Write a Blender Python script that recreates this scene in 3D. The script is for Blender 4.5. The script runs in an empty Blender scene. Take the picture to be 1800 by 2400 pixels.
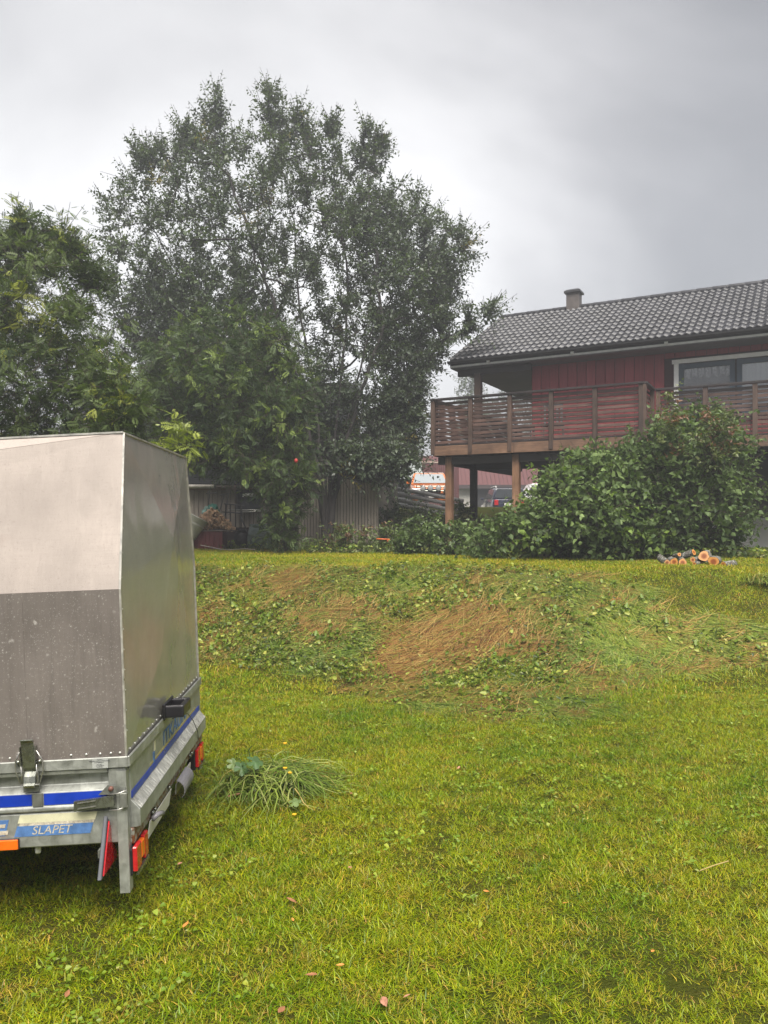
import bpy, bmesh, math, random
import numpy as np
from mathutils import Vector, Matrix, Euler

SC = bpy.context.scene
COL = SC.collection
R = math.radians
rng = np.random.default_rng(11)
random.seed(5)

# ------------------------------------------------------------------ camera
CAM_H = 1.65
HORIZON = 1220.0          # image row of the horizon in the 1800 x 2400 photograph
FPX = 1800.0
cam_d = bpy.data.cameras.new('camera')
cam_d.sensor_fit = 'VERTICAL'
cam_d.sensor_height = 36.0
cam_d.sensor_width = 27.0
cam_d.lens = FPX / 2400.0 * 36.0
cam_d.shift_y = (HORIZON - 1200.0) / 2400.0
cam_d.clip_start = 0.05
cam_d.clip_end = 3000
cam = bpy.data.objects.new('camera', cam_d)
cam.location = (0, 0, CAM_H)
cam.rotation_euler = (R(90), 0, 0)
COL.objects.link(cam)
SC.camera = cam

# ------------------------------------------------------------------ light
SUN_AZ, SUN_EL = R(172), R(58)
sun_dir = Vector((math.sin(SUN_AZ) * math.cos(SUN_EL), math.cos(SUN_AZ) * math.cos(SUN_EL), math.sin(SUN_EL)))
sun_d = bpy.data.lights.new('sun', 'SUN')
sun_d.energy = 1.5
sun_d.angle = R(45)
sun_d.color = (1.0, 0.95, 0.87)
sun = bpy.data.objects.new('sun', sun_d)
sun.rotation_euler = (-sun_dir).to_track_quat('-Z', 'Y').to_euler()
COL.objects.link(sun)

world = bpy.data.worlds.new('World')
SC.world = world
world.use_nodes = True
wn, wl = world.node_tree.nodes, world.node_tree.links
wn.clear()
w_out = wn.new('ShaderNodeOutputWorld')
w_bg = wn.new('ShaderNodeBackground'); w_bg.inputs['Strength'].default_value = 0.1
sky = wn.new('ShaderNodeTexSky'); sky.sky_type = 'NISHITA'; sky.sun_disc = False
sky.sun_elevation = SUN_EL; sky.sun_rotation = SUN_AZ
tc = wn.new('ShaderNodeTexCoord')
def W(t, **k):
    n = wn.new(t)
    for a, b in k.items(): setattr(n, a, b)
    return n
def wmath(op, a, b=None, clamp=False):
    n = W('ShaderNodeMath', operation=op, use_clamp=clamp)
    for i, v in enumerate((a, b)):
        if v is None: continue
        if isinstance(v, (int, float)): n.inputs[i].default_value = v
        else: wl.new(v, n.inputs[i])
    return n.outputs[0]
nrm = W('ShaderNodeVectorMath', operation='NORMALIZE'); wl.new(tc.outputs['Generated'], nrm.inputs[0])
sep = W('ShaderNodeSeparateXYZ'); wl.new(nrm.outputs[0], sep.inputs[0])
den = wmath('ADD', wmath('MAXIMUM', sep.outputs['Z'], 0.0), 0.32)
px_, py_ = wmath('DIVIDE', sep.outputs['X'], den), wmath('DIVIDE', sep.outputs['Y'], den)
cmb = W('ShaderNodeCombineXYZ'); wl.new(px_, cmb.inputs[0]); wl.new(py_, cmb.inputs[1])
n1 = W('ShaderNodeTexNoise'); n1.inputs['Scale'].default_value = 0.95; n1.inputs['Detail'].default_value = 5; n1.inputs['Roughness'].default_value = 0.52; n1.inputs['Distortion'].default_value = 0.5
wl.new(cmb.outputs[0], n1.inputs['Vector'])
glow_d = Vector((math.sin(R(-16)) * math.cos(R(19)), math.cos(R(-16)) * math.cos(R(19)), math.sin(R(19))))
dot = W('ShaderNodeVectorMath', operation='DOT_PRODUCT'); wl.new(nrm.outputs[0], dot.inputs[0]); dot.inputs[1].default_value = glow_d
dn = wmath('ADD', dot.outputs['Value'], wmath('MULTIPLY', wmath('SUBTRACT', n1.outputs['Fac'], 0.5), 0.34))
mr = W('ShaderNodeMapRange', interpolation_type='SMOOTHSTEP'); wl.new(dn, mr.inputs['Value'])
mr.inputs['From Min'].default_value = 0.76; mr.inputs['From Max'].default_value = 1.02
mr.inputs['To Min'].default_value = 0.0; mr.inputs['To Max'].default_value = 1.0
ramp = W('ShaderNodeValToRGB'); wl.new(mr.outputs[0], ramp.inputs[0])
e = ramp.color_ramp.elements
e[0].position = 0.0; e[0].color = (0.345, 0.345, 0.352, 1)
e[1].position = 1.0; e[1].color = (0.94, 0.93, 0.925, 1)
el = e.new(0.5); el.color = (0.62, 0.612, 0.615, 1)
# brighter band where the cloud thins toward the horizon
hz = W('ShaderNodeMapRange'); wl.new(sep.outputs['Z'], hz.inputs['Value'])
hz.inputs['From Min'].default_value = 0.22; hz.inputs['From Max'].default_value = 0.52
hz.inputs['To Min'].default_value = 1.35; hz.inputs['To Max'].default_value = 1.0
var = wmath('MULTIPLY', wmath('ADD', wmath('MULTIPLY', n1.outputs['Fac'], 0.95), 0.52), hz.outputs[0])
SKY_GAIN = 1.82
cl = W('ShaderNodeVectorMath', operation='SCALE'); wl.new(ramp.outputs[0], cl.inputs[0]); wl.new(wmath('MULTIPLY', var, SKY_GAIN), cl.inputs['Scale'])
mixw = W('ShaderNodeMix', data_type='RGBA'); mixw.inputs['Factor'].default_value = 0.96
wl.new(sky.outputs[0], mixw.inputs['A']); wl.new(cl.outputs[0], mixw.inputs['B'])
wl.new(mixw.outputs['Result'], w_bg.inputs['Color'])
wl.new(w_bg.outputs[0], w_out.inputs['Surface'])

SC.view_settings.view_transform = 'Standard'
SC.view_settings.look = 'None'
SC.view_settings.exposure = 2.55
SC.view_settings.gamma = 1.0
SC.view_settings.use_curve_mapping = False
SC.render.engine = 'CYCLES'
SC.cycles.use_denoising = True
SC.cycles.max_bounces = 5
SC.cycles.diffuse_bounces = 3
SC.cycles.glossy_bounces = 3
SC.cycles.transmission_bounces = 3
SC.cycles.transparent_max_bounces = 8
SC.cycles.volume_bounces = 0
SC.cycles.caustics_reflective = False
SC.cycles.caustics_refractive = False
SC.cycles.volume_step_rate = 4

# ------------------------------------------------------------------ helpers
def P(px, py, y):
    """a point at distance y in front of the camera, seen at that place of the photograph"""
    return Vector(((px - 900.0) / FPX * y, y, CAM_H + (HORIZON - py) / FPX * y))

def tag(o, label=None, cat=None, group=None, kind=None):
    if label: o['label'] = label
    if cat: o['category'] = cat
    if group: o['group'] = group
    if kind: o['kind'] = kind
    return o

def empty(name, loc=(0, 0, 0), rot=(0, 0, 0), parent=None):
    o = bpy.data.objects.new(name, None)
    o.empty_display_size = 0.1
    o.location = loc; o.rotation_euler = rot
    COL.objects.link(o)
    if parent: o.parent = parent
    return o

def link(name, me, parent=None, loc=None, rot=None):
    o = bpy.data.objects.new(name, me)
    COL.objects.link(o)
    if parent: o.parent = parent
    if loc is not None: o.location = loc
    if rot is not None: o.rotation_euler = rot
    return o

class MB:
    def __init__(s): s.v = []; s.f = []; s.m = []
    def add(s, vs, fs, mi=0):
        b = len(s.v); s.v += [tuple(v) for v in vs]
        for f in fs: s.f.append([b + i for i in f]); s.m.append(mi)
        return s
    def box(s, c, d, rot=None, mi=0):
        hx, hy, hz = d[0] / 2, d[1] / 2, d[2] / 2
        vs = [Vector((x * hx, y * hy, z * hz)) for z in (-1, 1) for y in (-1, 1) for x in (-1, 1)]
        M = Euler(rot).to_matrix() if rot is not None else Matrix.Identity(3)
        vs = [M @ v + Vector(c) for v in vs]
        return s.add(vs, [(0, 2, 3, 1), (4, 5, 7, 6), (0, 1, 5, 4), (2, 6, 7, 3), (0, 4, 6, 2), (1, 3, 7, 5)], mi)
    def bar(s, a, b, w, h, up=(0, 0, 1), mi=0):
        a, b = Vector(a), Vector(b); d = (b - a)
        x = d.normalized(); z = Vector(up); y = z.cross(x)
        if y.length < 1e-4: y = Vector((0, 1, 0)).cross(x)
        y.normalize(); z = x.cross(y)
        vs = []
        for p in (a, b):
            for (i, j) in ((-1, -1), (1, -1), (1, 1), (-1, 1)):
                vs.append(p + y * (i * w / 2) + z * (j * h / 2))
        return s.add(vs, [(3, 2, 1, 0), (4, 5, 6, 7), (0, 1, 5, 4), (1, 2, 6, 5), (2, 3, 7, 6), (3, 0, 4, 7)], mi)
    def tube(s, pts, rad, n=8, cap=True, mi=0):
        pts = [Vector(p) for p in pts]
        if isinstance(rad, (int, float)): rad = [rad] * len(pts)
        prev = None; base = len(s.v); rings = []
        for i, p in enumerate(pts):
            t = (pts[min(i + 1, len(pts) - 1)] - pts[max(i - 1, 0)])
            t = t.normalized() if t.length > 1e-9 else Vector((0, 0, 1))
            if prev is None:
                a = t.orthogonal().normalized()
            else:
                a = (prev - t * prev.dot(t))
                a = a.normalized() if a.length > 1e-6 else t.orthogonal().normalized()
            prev = a; b = t.cross(a)
            rings.append([p + (a * math.cos(k * 2 * math.pi / n) + b * math.sin(k * 2 * math.pi / n)) * rad[i] for k in range(n)])
        vs = [v for r in rings for v in r]
        fs = []
        for i in range(len(rings) - 1):
            for k in range(n):
                k2 = (k + 1) % n
                fs.append((i * n + k, i * n + k2, (i + 1) * n + k2, (i + 1) * n + k))
        if cap:
            fs.append(tuple(range(n - 1, -1, -1))); fs.append(tuple((len(rings) - 1) * n + k for k in range(n)))
        return s.add(vs, fs, mi)
    def prism(s, poly, d, mi=0):
        """closed polygon (3D points) pushed along vector d"""
        d = Vector(d); poly = [Vector(p) for p in poly]; n = len(poly)
        return s.add(poly + [p + d for p in poly],
                     [tuple(range(n - 1, -1, -1)), tuple(range(n, 2 * n))] + [(i, (i + 1) % n, n + (i + 1) % n, n + i) for i in range(n)], mi)
    def quad(s, a, b, c, d, mi=0): return s.add([a, b, c, d], [(0, 1, 2, 3)], mi)
    def lathe(s, c, prof, n=20, axis='z', mi=0):
        vs = []; fs = []
        for (r, h) in prof:
            for k in range(n):
                a = 2 * math.pi * k / n
                u, w = r * math.cos(a), r * math.sin(a)
                p = (u, w, h) if axis == 'z' else ((u, h, w) if axis == 'y' else (h, u, w))
                vs.append(Vector(p) + Vector(c))
        for i in range(len(prof) - 1):
            for k in range(n):
                k2 = (k + 1) % n
                fs.append((i * n + k, i * n + k2, (i + 1) * n + k2, (i + 1) * n + k))
        return s.add(vs, fs, mi)
    def mesh(s, name, mats, smooth=False, bevel=0.0, seg=1):
        me = bpy.data.meshes.new(name)
        me.from_pydata(s.v, [], s.f)
        if not isinstance(mats, (list, tuple)): mats = [mats]
        for m in mats: me.materials.append(m)
        me.polygons.foreach_set('material_index', s.m)
        bm = bmesh.new(); bm.from_mesh(me)
        bmesh.ops.recalc_face_normals(bm, faces=bm.faces)
        if bevel > 0:
            es = [e for e in bm.edges if len(e.link_faces) == 2 and e.calc_face_angle(0) > 0.5]
            bmesh.ops.bevel(bm, geom=es, offset=bevel, segments=seg, affect='EDGES', profile=0.5, clamp_overlap=True)
        bm.to_mesh(me); bm.free()
        if smooth:
            me.polygons.foreach_set('use_smooth', [True] * len(me.polygons))
        me.update()
        return me
    def build(s, name, mats, parent=None, smooth=False, bevel=0.0, seg=1, loc=None, rot=None):
        return link(name, s.mesh(name, mats, smooth, bevel, seg), parent, loc, rot)

# ------------------------------------------------------------------ materials
def new_mat(name):
    m = bpy.data.materials.new(name); m.use_nodes = True
    nt = m.node_tree; nt.nodes.clear()
    out = nt.nodes.new('ShaderNodeOutputMaterial')
    b = nt.nodes.new('ShaderNodeBsdfPrincipled')
    nt.links.new(b.outputs[0], out.inputs['Surface'])
    return m, nt, b, out

class NT:
    """small node-building helper"""
    def __init__(s, nt): s.nt = nt
    def n(s, t, **k):
        x = s.nt.nodes.new(t)
        for a, b in k.items(): setattr(x, a, b)
        return x
    def l(s, a, b): s.nt.links.new(a, b)
    def coord(s, kind='Object', scale=(1, 1, 1), rot=(0, 0, 0)):
        if kind == 'World':
            src = s.n('ShaderNodeNewGeometry').outputs['Position']
        else:
            src = s.n('ShaderNodeTexCoord').outputs[kind]
        mp = s.n('ShaderNodeMapping'); mp.inputs['Scale'].default_value = scale; mp.inputs['Rotation'].default_value = rot
        s.l(src, mp.inputs['Vector']); return mp.outputs[0]
    def noise(s, vec, scale, detail=4, rough=0.55, dist=0.0):
        x = s.n('ShaderNodeTexNoise'); x.inputs['Scale'].default_value = scale; x.inputs['Detail'].default_value = detail
        x.inputs['Roughness'].default_value = rough; x.inputs['Distortion'].default_value = dist
        s.l(vec, x.inputs['Vector']); return x.outputs['Fac']
    def ramp(s, fac, stops):
        r = s.n('ShaderNodeValToRGB'); s.l(fac, r.inputs[0]); e = r.color_ramp.elements
        while len(e) < len(stops): e.new(0.5)
        for i, (p, c) in enumerate(stops):
            e[i].position = p; e[i].color = (c[0], c[1], c[2], 1) if not isinstance(c, (int, float)) else (c, c, c, 1)
        return r.outputs[0]
    def math(s, op, a, b=None, clamp=False):
        x = s.n('ShaderNodeMath', operation=op, use_clamp=clamp)
        for i, v in enumerate((a, b)):
            if v is None: continue
            if isinstance(v, (int, float)): x.inputs[i].default_value = v
            else: s.l(v, x.inputs[i])
        return x.outputs[0]
    def mix(s, fac, a, b, blend='MIX'):
        x = s.n('ShaderNodeMix', data_type='RGBA', blend_type=blend)
        for k, v in (('Factor', fac), ('A', a), ('B', b)):
            if isinstance(v, (int, float)) and k == 'Factor': x.inputs[k].default_value = v
            elif isinstance(v, (tuple, list)): x.inputs[k].default_value = (v[0], v[1], v[2], 1)
            else: s.l(v, x.inputs[k])
        return x.outputs['Result']
    def bump(s, h, strength=0.3, dist=0.01):
        b = s.n('ShaderNodeBump'); b.inputs['Strength'].default_value = strength; b.inputs['Distance'].default_value = dist
        s.l(h, b.inputs['Height']); return b.outputs[0]

def plain(name, col, rough=0.6, metal=0.0, var=0.25, scale=8, bump=0.0, stretch=(1, 1, 1), bscale=None, coord='Object', spec=0.5, per_obj=0.0, coat=0.0):
    m, nt, b, out = new_mat(name); N = NT(nt)
    vec = N.coord(coord, stretch)
    f = N.noise(vec, scale, 6, 0.6)
    lo = [c * (1 - var) for c in col]; hi = [min(1, c * (1 + var)) for c in col]
    c = N.ramp(f, [(0.3, lo), (0.7, hi)])
    if per_obj:
        oi = N.n('ShaderNodeObjectInfo')
        hsv = N.n('ShaderNodeHueSaturation'); N.l(c, hsv.inputs['Color'])
        N.l(N.math('ADD', N.math('MULTIPLY', oi.outputs['Random'], per_obj * 2), 1 - per_obj), hsv.inputs['Value'])
        c = hsv.outputs[0]
    N.l(c, b.inputs['Base Color'])
    r = N.ramp(f, [(0.3, max(0, rough - 0.1)), (0.7, min(1, rough + 0.1))]); N.l(r, b.inputs['Roughness'])
    b.inputs['Metallic'].default_value = metal
    b.inputs['Specular IOR Level'].default_value = spec
    b.inputs['Coat Weight'].default_value = coat
    if bump:
        N.l(N.bump(N.noise(vec, bscale or scale * 3, 5, 0.6), bump, 0.01), b.inputs['Normal'])
    return m

def leaf_mat(name, rough=0.42, trans=0.35, spec=0.5):
    """leaf colour comes from the leaf's own colour attribute"""
    m, nt, b, out = new_mat(name); N = NT(nt)
    at = N.n('ShaderNodeAttribute'); at.attribute_name = 'Col'
    N.l(at.outputs['Color'], b.inputs['Base Color'])
    b.inputs['Roughness'].default_value = rough
    b.inputs['Specular IOR Level'].default_value = spec
    tr = N.n('ShaderNodeBsdfTranslucent')
    tcol = N.mix(1.0, at.outputs['Color'], (1.5, 1.7, 0.6), 'MULTIPLY'); N.l(tcol, tr.inputs['Color'])
    mx = N.n('ShaderNodeMixShader'); mx.inputs[0].default_value = trans
    N.l(b.outputs[0], mx.inputs[1]); N.l(tr.outputs[0], mx.inputs[2]); N.l(mx.outputs[0], out.inputs['Surface'])
    return m

def wood(name, dark, light, scale=3.0, axis='x', rough=0.6, per_obj=0.25, knots=True):
    m, nt, b, out = new_mat(name); N = NT(nt)
    oi = N.n('ShaderNodeObjectInfo')
    base = N.n('ShaderNodeTexCoord').outputs['Object']
    off = N.n('ShaderNodeVectorMath', operation='ADD'); N.l(base, off.inputs[0])
    sc = N.n('ShaderNodeVectorMath', operation='SCALE'); sc.inputs[0].default_value = (13, 7, 5); N.l(oi.outputs['Random'], sc.inputs['Scale'])
    N.l(sc.outputs[0], off.inputs[1])
    mp = N.n('ShaderNodeMapping'); N.l(off.outputs[0], mp.inputs['Vector'])
    st = {'x': (1, 14, 14), 'y': (14, 1, 14), 'z': (14, 14, 1)}[axis]
    mp.inputs['Scale'].default_value = st
    g = N.noise(mp.outputs[0], scale, 6, 0.65, 0.4)
    big = N.noise(off.outputs[0], 1.6, 4, 0.6, 0.8)
    c = N.ramp(g, [(0.28, dark), (0.72, light)])
    c2 = N.mix(N.ramp(big, [(0.35, 0.0), (0.65, 0.6)]), c, [x * 0.45 for x in dark])
    hsv = N.n('ShaderNodeHueSaturation'); N.l(c2, hsv.inputs['Color'])
    N.l(N.math('ADD', N.math('MULTIPLY', oi.outputs['Random'], per_obj * 2), 1 - per_obj), hsv.inputs['Value'])
    N.l(hsv.outputs[0], b.inputs['Base Color'])
    b.inputs['Roughness'].default_value = rough
    N.l(N.bump(g, 0.35, 0.004), b.inputs['Normal'])
    return m

def paint_wood(name, col, scale=3.0, rough=0.55, worn=(0.25, 0.2, 0.17), wear=0.0, per_obj=0.12):
    m, nt, b, out = new_mat(name); N = NT(nt)
    oi = N.n('ShaderNodeObjectInfo')
    base = N.n('ShaderNodeTexCoord').outputs['Object']
    sc = N.n('ShaderNodeVectorMath', operation='SCALE'); sc.inputs[0].default_value = (9, 4, 11); N.l(oi.outputs['Random'], sc.inputs['Scale'])
    off = N.n('ShaderNodeVectorMath', operation='ADD'); N.l(base, off.inputs[0]); N.l(sc.outputs[0], off.inputs[1])
    mp = N.n('ShaderNodeMapping'); mp.inputs['Scale'].default_value = (10, 10, 0.8); N.l(off.outputs[0], mp.inputs['Vector'])
    g = N.noise(mp.outputs[0], scale, 5, 0.6)
    c = N.ramp(g, [(0.3, [x * 0.8 for x in col]), (0.7, [x * 1.15 for x in col])])
    if wear:
        w = N.noise(off.outputs[0], 5, 8, 0.7)
        c = N.mix(N.ramp(w, [(0.55, 0.0), (0.75, wear)]), c, worn)
    hsv = N.n('ShaderNodeHueSaturation'); N.l(c, hsv.inputs['Color'])
    N.l(N.math('ADD', N.math('MULTIPLY', oi.outputs['Random'], per_obj * 2), 1 - per_obj), hsv.inputs['Value'])
    N.l(hsv.outputs[0], b.inputs['Base Color'])
    b.inputs['Roughness'].default_value = rough
    N.l(N.bump(g, 0.3, 0.003), b.inputs['Normal'])
    return m

def glass_mat(name, col=(0.02, 0.025, 0.03), rough=0.03):
    m, nt, b, out = new_mat(name)
    b.inputs['Base Color'].default_value = (*col, 1); b.inputs['Roughness'].default_value = rough
    b.inputs['IOR'].default_value = 1.5
    return m

# ------------------------------------------------------------------ terrain
def sst(a, b, x):
    t = np.clip((x - a) / (b - a), 0, 1); return t * t * (3 - 2 * t)

def vnoise(x, y, s=1.0, seed=0):
    """cheap smooth 2D value noise in [-1,1] (numpy)"""
    x = np.asarray(x, float) * s + 101.3 + seed * 17.7; y = np.asarray(y, float) * s + 57.1 + seed * 31.1
    xi = np.floor(x).astype(np.int64); yi = np.floor(y).astype(np.int64); fx = x - xi; fy = y - yi
    fx = fx * fx * (3 - 2 * fx); fy = fy * fy * (3 - 2 * fy)
    def h(i, j):
        n = (i * 374761393 + j * 668265263 + seed * 1442695) & 0x7fffffff
        n = ((n ^ (n >> 13)) * 1274126177) & 0x7fffffff
        return ((n ^ (n >> 16)) & 0xffff) / 32767.5 - 1.0
    return (h(xi, yi) * (1 - fx) + h(xi + 1, yi) * fx) * (1 - fy) + (h(xi, yi + 1) * (1 - fx) + h(xi + 1, yi + 1) * fx) * fy

def ground_h(x, y):
    x = np.asarray(x, float); y = np.asarray(y, float)
    toe = 7.5 + 1.0 * sst(-0.3, -2.6, x) + 0.25 * vnoise(x, y * 0, 0.6, 1)
    crest = toe + 3.0 + 0.3 * vnoise(x, y * 0, 0.5, 2)
    h = 1.0 * sst(0, 1, (y - toe) / (crest - toe))
    h = h + 1.15 * sst(21, 28, y) * sst(-3.0, 0.5, x)
    h = h - 0.036 * np.clip(-0.9 - x, 0, 4) * sst(7, 4.5, y)
    h = h + 0.02 * vnoise(x, y, 0.9, 3) + 0.010 * vnoise(x, y, 2.7, 4)
    return h

def gh(x, y): return float(ground_h(x, y))
# ================================================================== ground
def ground_material():
    m, nt, b, out = new_mat('lawn_soil'); N = NT(nt)
    v = N.coord('World')
    a = N.noise(v, 0.8, 5, 0.6, 0.4)
    f = N.noise(v, 9, 6, 0.65)
    g = N.noise(v, 70, 3, 0.6)
    c = N.ramp(a, [(0.32, (0.035, 0.050, 0.006)), (0.52, (0.055, 0.062, 0.009)), (0.7, (0.080, 0.066, 0.014))])
    c = N.mix(N.ramp(f, [(0.35, 0.0), (0.75, 0.6)]), c, (0.055, 0.042, 0.017))
    c = N.mix(N.ramp(g, [(0.35, 0.5), (0.6, 0.0)]), c, (0.03, 0.04, 0.008))
    at = N.n('ShaderNodeAttribute'); at.attribute_name = 'Soil'
    c = N.mix(at.outputs['Fac'], c, N.ramp(f, [(0.3, (0.030, 0.017, 0.010)), (0.7, (0.085, 0.050, 0.028))]))
    N.l(c, b.inputs['Base Color']); b.inputs['Roughness'].default_value = 0.95; b.inputs['Specular IOR Level'].default_value = 0.0
    hgt = N.math('ADD', N.math('MULTIPLY', f, 0.5), g)
    N.l(N.bump(hgt, 0.8, 0.03), b.inputs['Normal'])
    return m

def axis(edges):
    out = []
    for a, b, st in edges:
        out += list(np.arange(a, b, st))
    out.append(edges[-1][1]); return np.array(out)
gx = axis([(-400, -60, 40), (-60, -14, 4), (-14, -7, 0.5), (-7, 7, 0.14), (7, 14, 0.5), (14, 60, 4), (60, 400, 40)])
gy = axis([(-300, -30, 45), (-30, -2, 3), (-2, 1, 0.5), (1, 13, 0.14), (13, 30, 0.4), (30, 80, 5), (80, 620, 60)])
GX, GY = np.meshgrid(gx, gy)
GZ = ground_h(GX, GY)
gv = np.stack([GX.ravel(), GY.ravel(), GZ.ravel()], 1)
nx_, ny_ = len(gx), len(gy)
ii = (np.arange(ny_ - 1)[:, None] * nx_ + np.arange(nx_ - 1)[None, :]).ravel()
gf = np.stack([ii, ii + 1, ii + nx_ + 1, ii + nx_], 1)

def np_mesh(name, verts, faces, mats, cols=None, smooth=False, mat_idx=None):
    """faces: (n,k) index array, one k"""
    me = bpy.data.meshes.new(name)
    nf, k = faces.shape
    me.vertices.add(len(verts)); me.vertices.foreach_set('co', np.ascontiguousarray(verts, np.float32).ravel())
    me.loops.add(nf * k); me.loops.foreach_set('vertex_index', np.ascontiguousarray(faces, np.int32).ravel())
    me.polygons.add(nf); me.polygons.foreach_set('loop_start', np.arange(0, nf * k, k, dtype=np.int32))
    for m in (mats if isinstance(mats, (list, tuple)) else [mats]): me.materials.append(m)
    if mat_idx is not None: me.polygons.foreach_set('material_index', np.asarray(mat_idx, np.int32))
    if smooth: me.polygons.foreach_set('use_smooth', np.ones(nf, bool))
    me.update(calc_edges=True)
    if cols is not None:
        at = me.attributes.new('Col', 'FLOAT_COLOR', 'FACE')
        c = np.ones((nf, 4), np.float32); c[:, :3] = cols
        at.data.foreach_set('color', c.ravel())
    return me

ground = link('ground', np_mesh('ground', gv, gf, ground_material(), smooth=True))
tag(ground, 'sloping garden lawn with a low mown bank', 'lawn', kind='structure')

# ================================================================== plants
LEAF = leaf_mat('leaf', 0.45, 0.25)
LEAF_WET = leaf_mat('leaf_wet', 0.5, 0.25, 0.2)
def bark_material(name, c0, c1):
    m, nt, b, out = new_mat(name); N = NT(nt)
    v = N.coord('World', (1, 1, 0.3))
    f = N.noise(v, 22, 6, 0.7, 0.5)
    N.l(N.ramp(f, [(0.3, c0), (0.7, c1)]), b.inputs['Base Color']); b.inputs['Roughness'].default_value = 0.85
    N.l(N.bump(f, 0.8, 0.02), b.inputs['Normal'])
    return m
BARK = bark_material('bark_dark', (0.012, 0.010, 0.010), (0.045, 0.038, 0.034))
BARK2 = bark_material('bark_brown', (0.03, 0.022, 0.016), (0.09, 0.07, 0.05))

T_SIMPLE = (np.array([(0, 0, 0), (0.45, 0.5, 0.10), (1, 0, -0.08), (0.45, -0.5, 0.10)], float), np.array([(0, 1, 2, 3)]))
T_HEART = (np.array([(0, 0, 0), (0.22, 0.5, 0.10), (0.62, 0.34, 0.05), (1, 0, -0.14), (0.62, -0.34, 0.05), (0.22, -0.5, 0.10)], float),
           np.array([(0, 1, 2, 3), (0, 3, 4, 5)]))
T_LOBED = (np.array([(0, 0, 0), (0.30, 0.5, 0.06), (0.45, 0.22, 0.02), (0.75, 0.36, 0.0), (1, 0, -0.1), (0.75, -0.36, 0.0), (0.45, -0.22, 0.02), (0.30, -0.5, 0.06)], float),
           np.array([(0, 1, 2, 6), (0, 2, 6, 7), (2, 3, 4, 6), (6, 4, 5, 6)])[:3])
T_LOBED = (T_LOBED[0], np.array([(0, 1, 2, 6), (2, 3, 4, 6), (6, 4, 5, 6), (0, 6, 7, 0)])[:2])
def _pinnate(pairs=6):
    vs, fs = [], []
    def leaflet(p, d, L, w):
        d = Vector(d).normalized(); sd = Vector((0, 0, 1)).cross(d).normalized()
        p = Vector(p); b = len(vs)
        vs.extend([p, p + d * L * 0.5 + sd * w / 2, p + d * L, p + d * L * 0.5 - sd * w / 2]); fs.append((b, b + 1, b + 2, b + 3))
    for i in range(pairs):
        s = 0.14 + 0.80 * i / pairs
        z = -0.22 * s * s
        L = 0.38 - 0.05 * abs(i - pairs / 2 + 0.5)
        for sg in (1, -1): leaflet((s, 0, z), (0.48, sg, -0.28), L, 0.125)
    leaflet((0.94, 0, -0.21), (1, 0, -0.4), 0.34, 0.125)
    return np.array([tuple(v) for v in vs]), np.array(fs)
T_PINN = _pinnate()
TEMPL = {'simple': T_SIMPLE, 'heart': T_HEART, 'pinnate': T_PINN}

def unit(a): return a / np.maximum(np.linalg.norm(a, axis=-1, keepdims=True), 1e-9)

def leaves_mesh(name, p, d, nrm_, L, Wd, cols, templ, mat):
    tv, tf = TEMPL[templ]
    d = unit(d); nrm_ = unit(nrm_ - d * (nrm_ * d).sum(1, keepdims=True)); sd = np.cross(nrm_, d)
    L = L[:, None, None]; Wd = Wd[:, None, None]
    v = p[:, None, :] + d[:, None, :] * tv[None, :, 0:1] * L + sd[:, None, :] * tv[None, :, 1:2] * Wd + nrm_[:, None, :] * tv[None, :, 2:3] * L
    n, k = len(p), len(tv)
    f = tf[None] + (np.arange(n) * k)[:, None, None]
    return np_mesh(name, v.reshape(-1, 3), f.reshape(-1, tf.shape[1]), mat, np.repeat(cols, len(tf), 0))

def poly_info(poly, q):
    """inside mask and distance to the outline for points q (n,2)"""
    poly = np.array(poly, float); n = len(poly); inside = np.zeros(len(q), bool); dist = np.full(len(q), 1e9)
    for i in range(n):
        a, b = poly[i], poly[(i + 1) % n]
        cond = ((a[1] > q[:, 1]) != (b[1] > q[:, 1]))
        xc = (b[0] - a[0]) * (q[:, 1] - a[1]) / (b[1] - a[1] + 1e-12) + a[0]
        inside ^= cond & (q[:, 0] < xc)
        ab = b - a; t = np.clip(((q - a) @ ab) / (ab @ ab + 1e-9), 0, 1)
        dist = np.minimum(dist, np.linalg.norm(q - (a + t[:, None] * ab), axis=1))
    return inside, dist

def sample_crown(poly, n, yc, tmax, rg, dfull=120):
    poly_a = np.array(poly, float); lo, hi = poly_a.min(0), poly_a.max(0); out = []
    while len(out) < n:
        q = rg.uniform(lo, hi, (n * 2, 2)); ins, ds = poly_info(poly, q)
        q, ds = q[ins], ds[ins]
        t = tmax * np.sqrt(np.clip(ds / dfull, 0.03, 1))
        off = rg.uniform(-1, 1, len(q)); off = np.sign(off) * np.abs(off) ** 0.8
        y = yc + off * t
        x = (q[:, 0] - 900) / FPX * y; z = CAM_H + (HORIZON - q[:, 1]) / FPX * y
        out += list(np.stack([x, y, z], 1))
    return np.array(out[:n])

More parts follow.
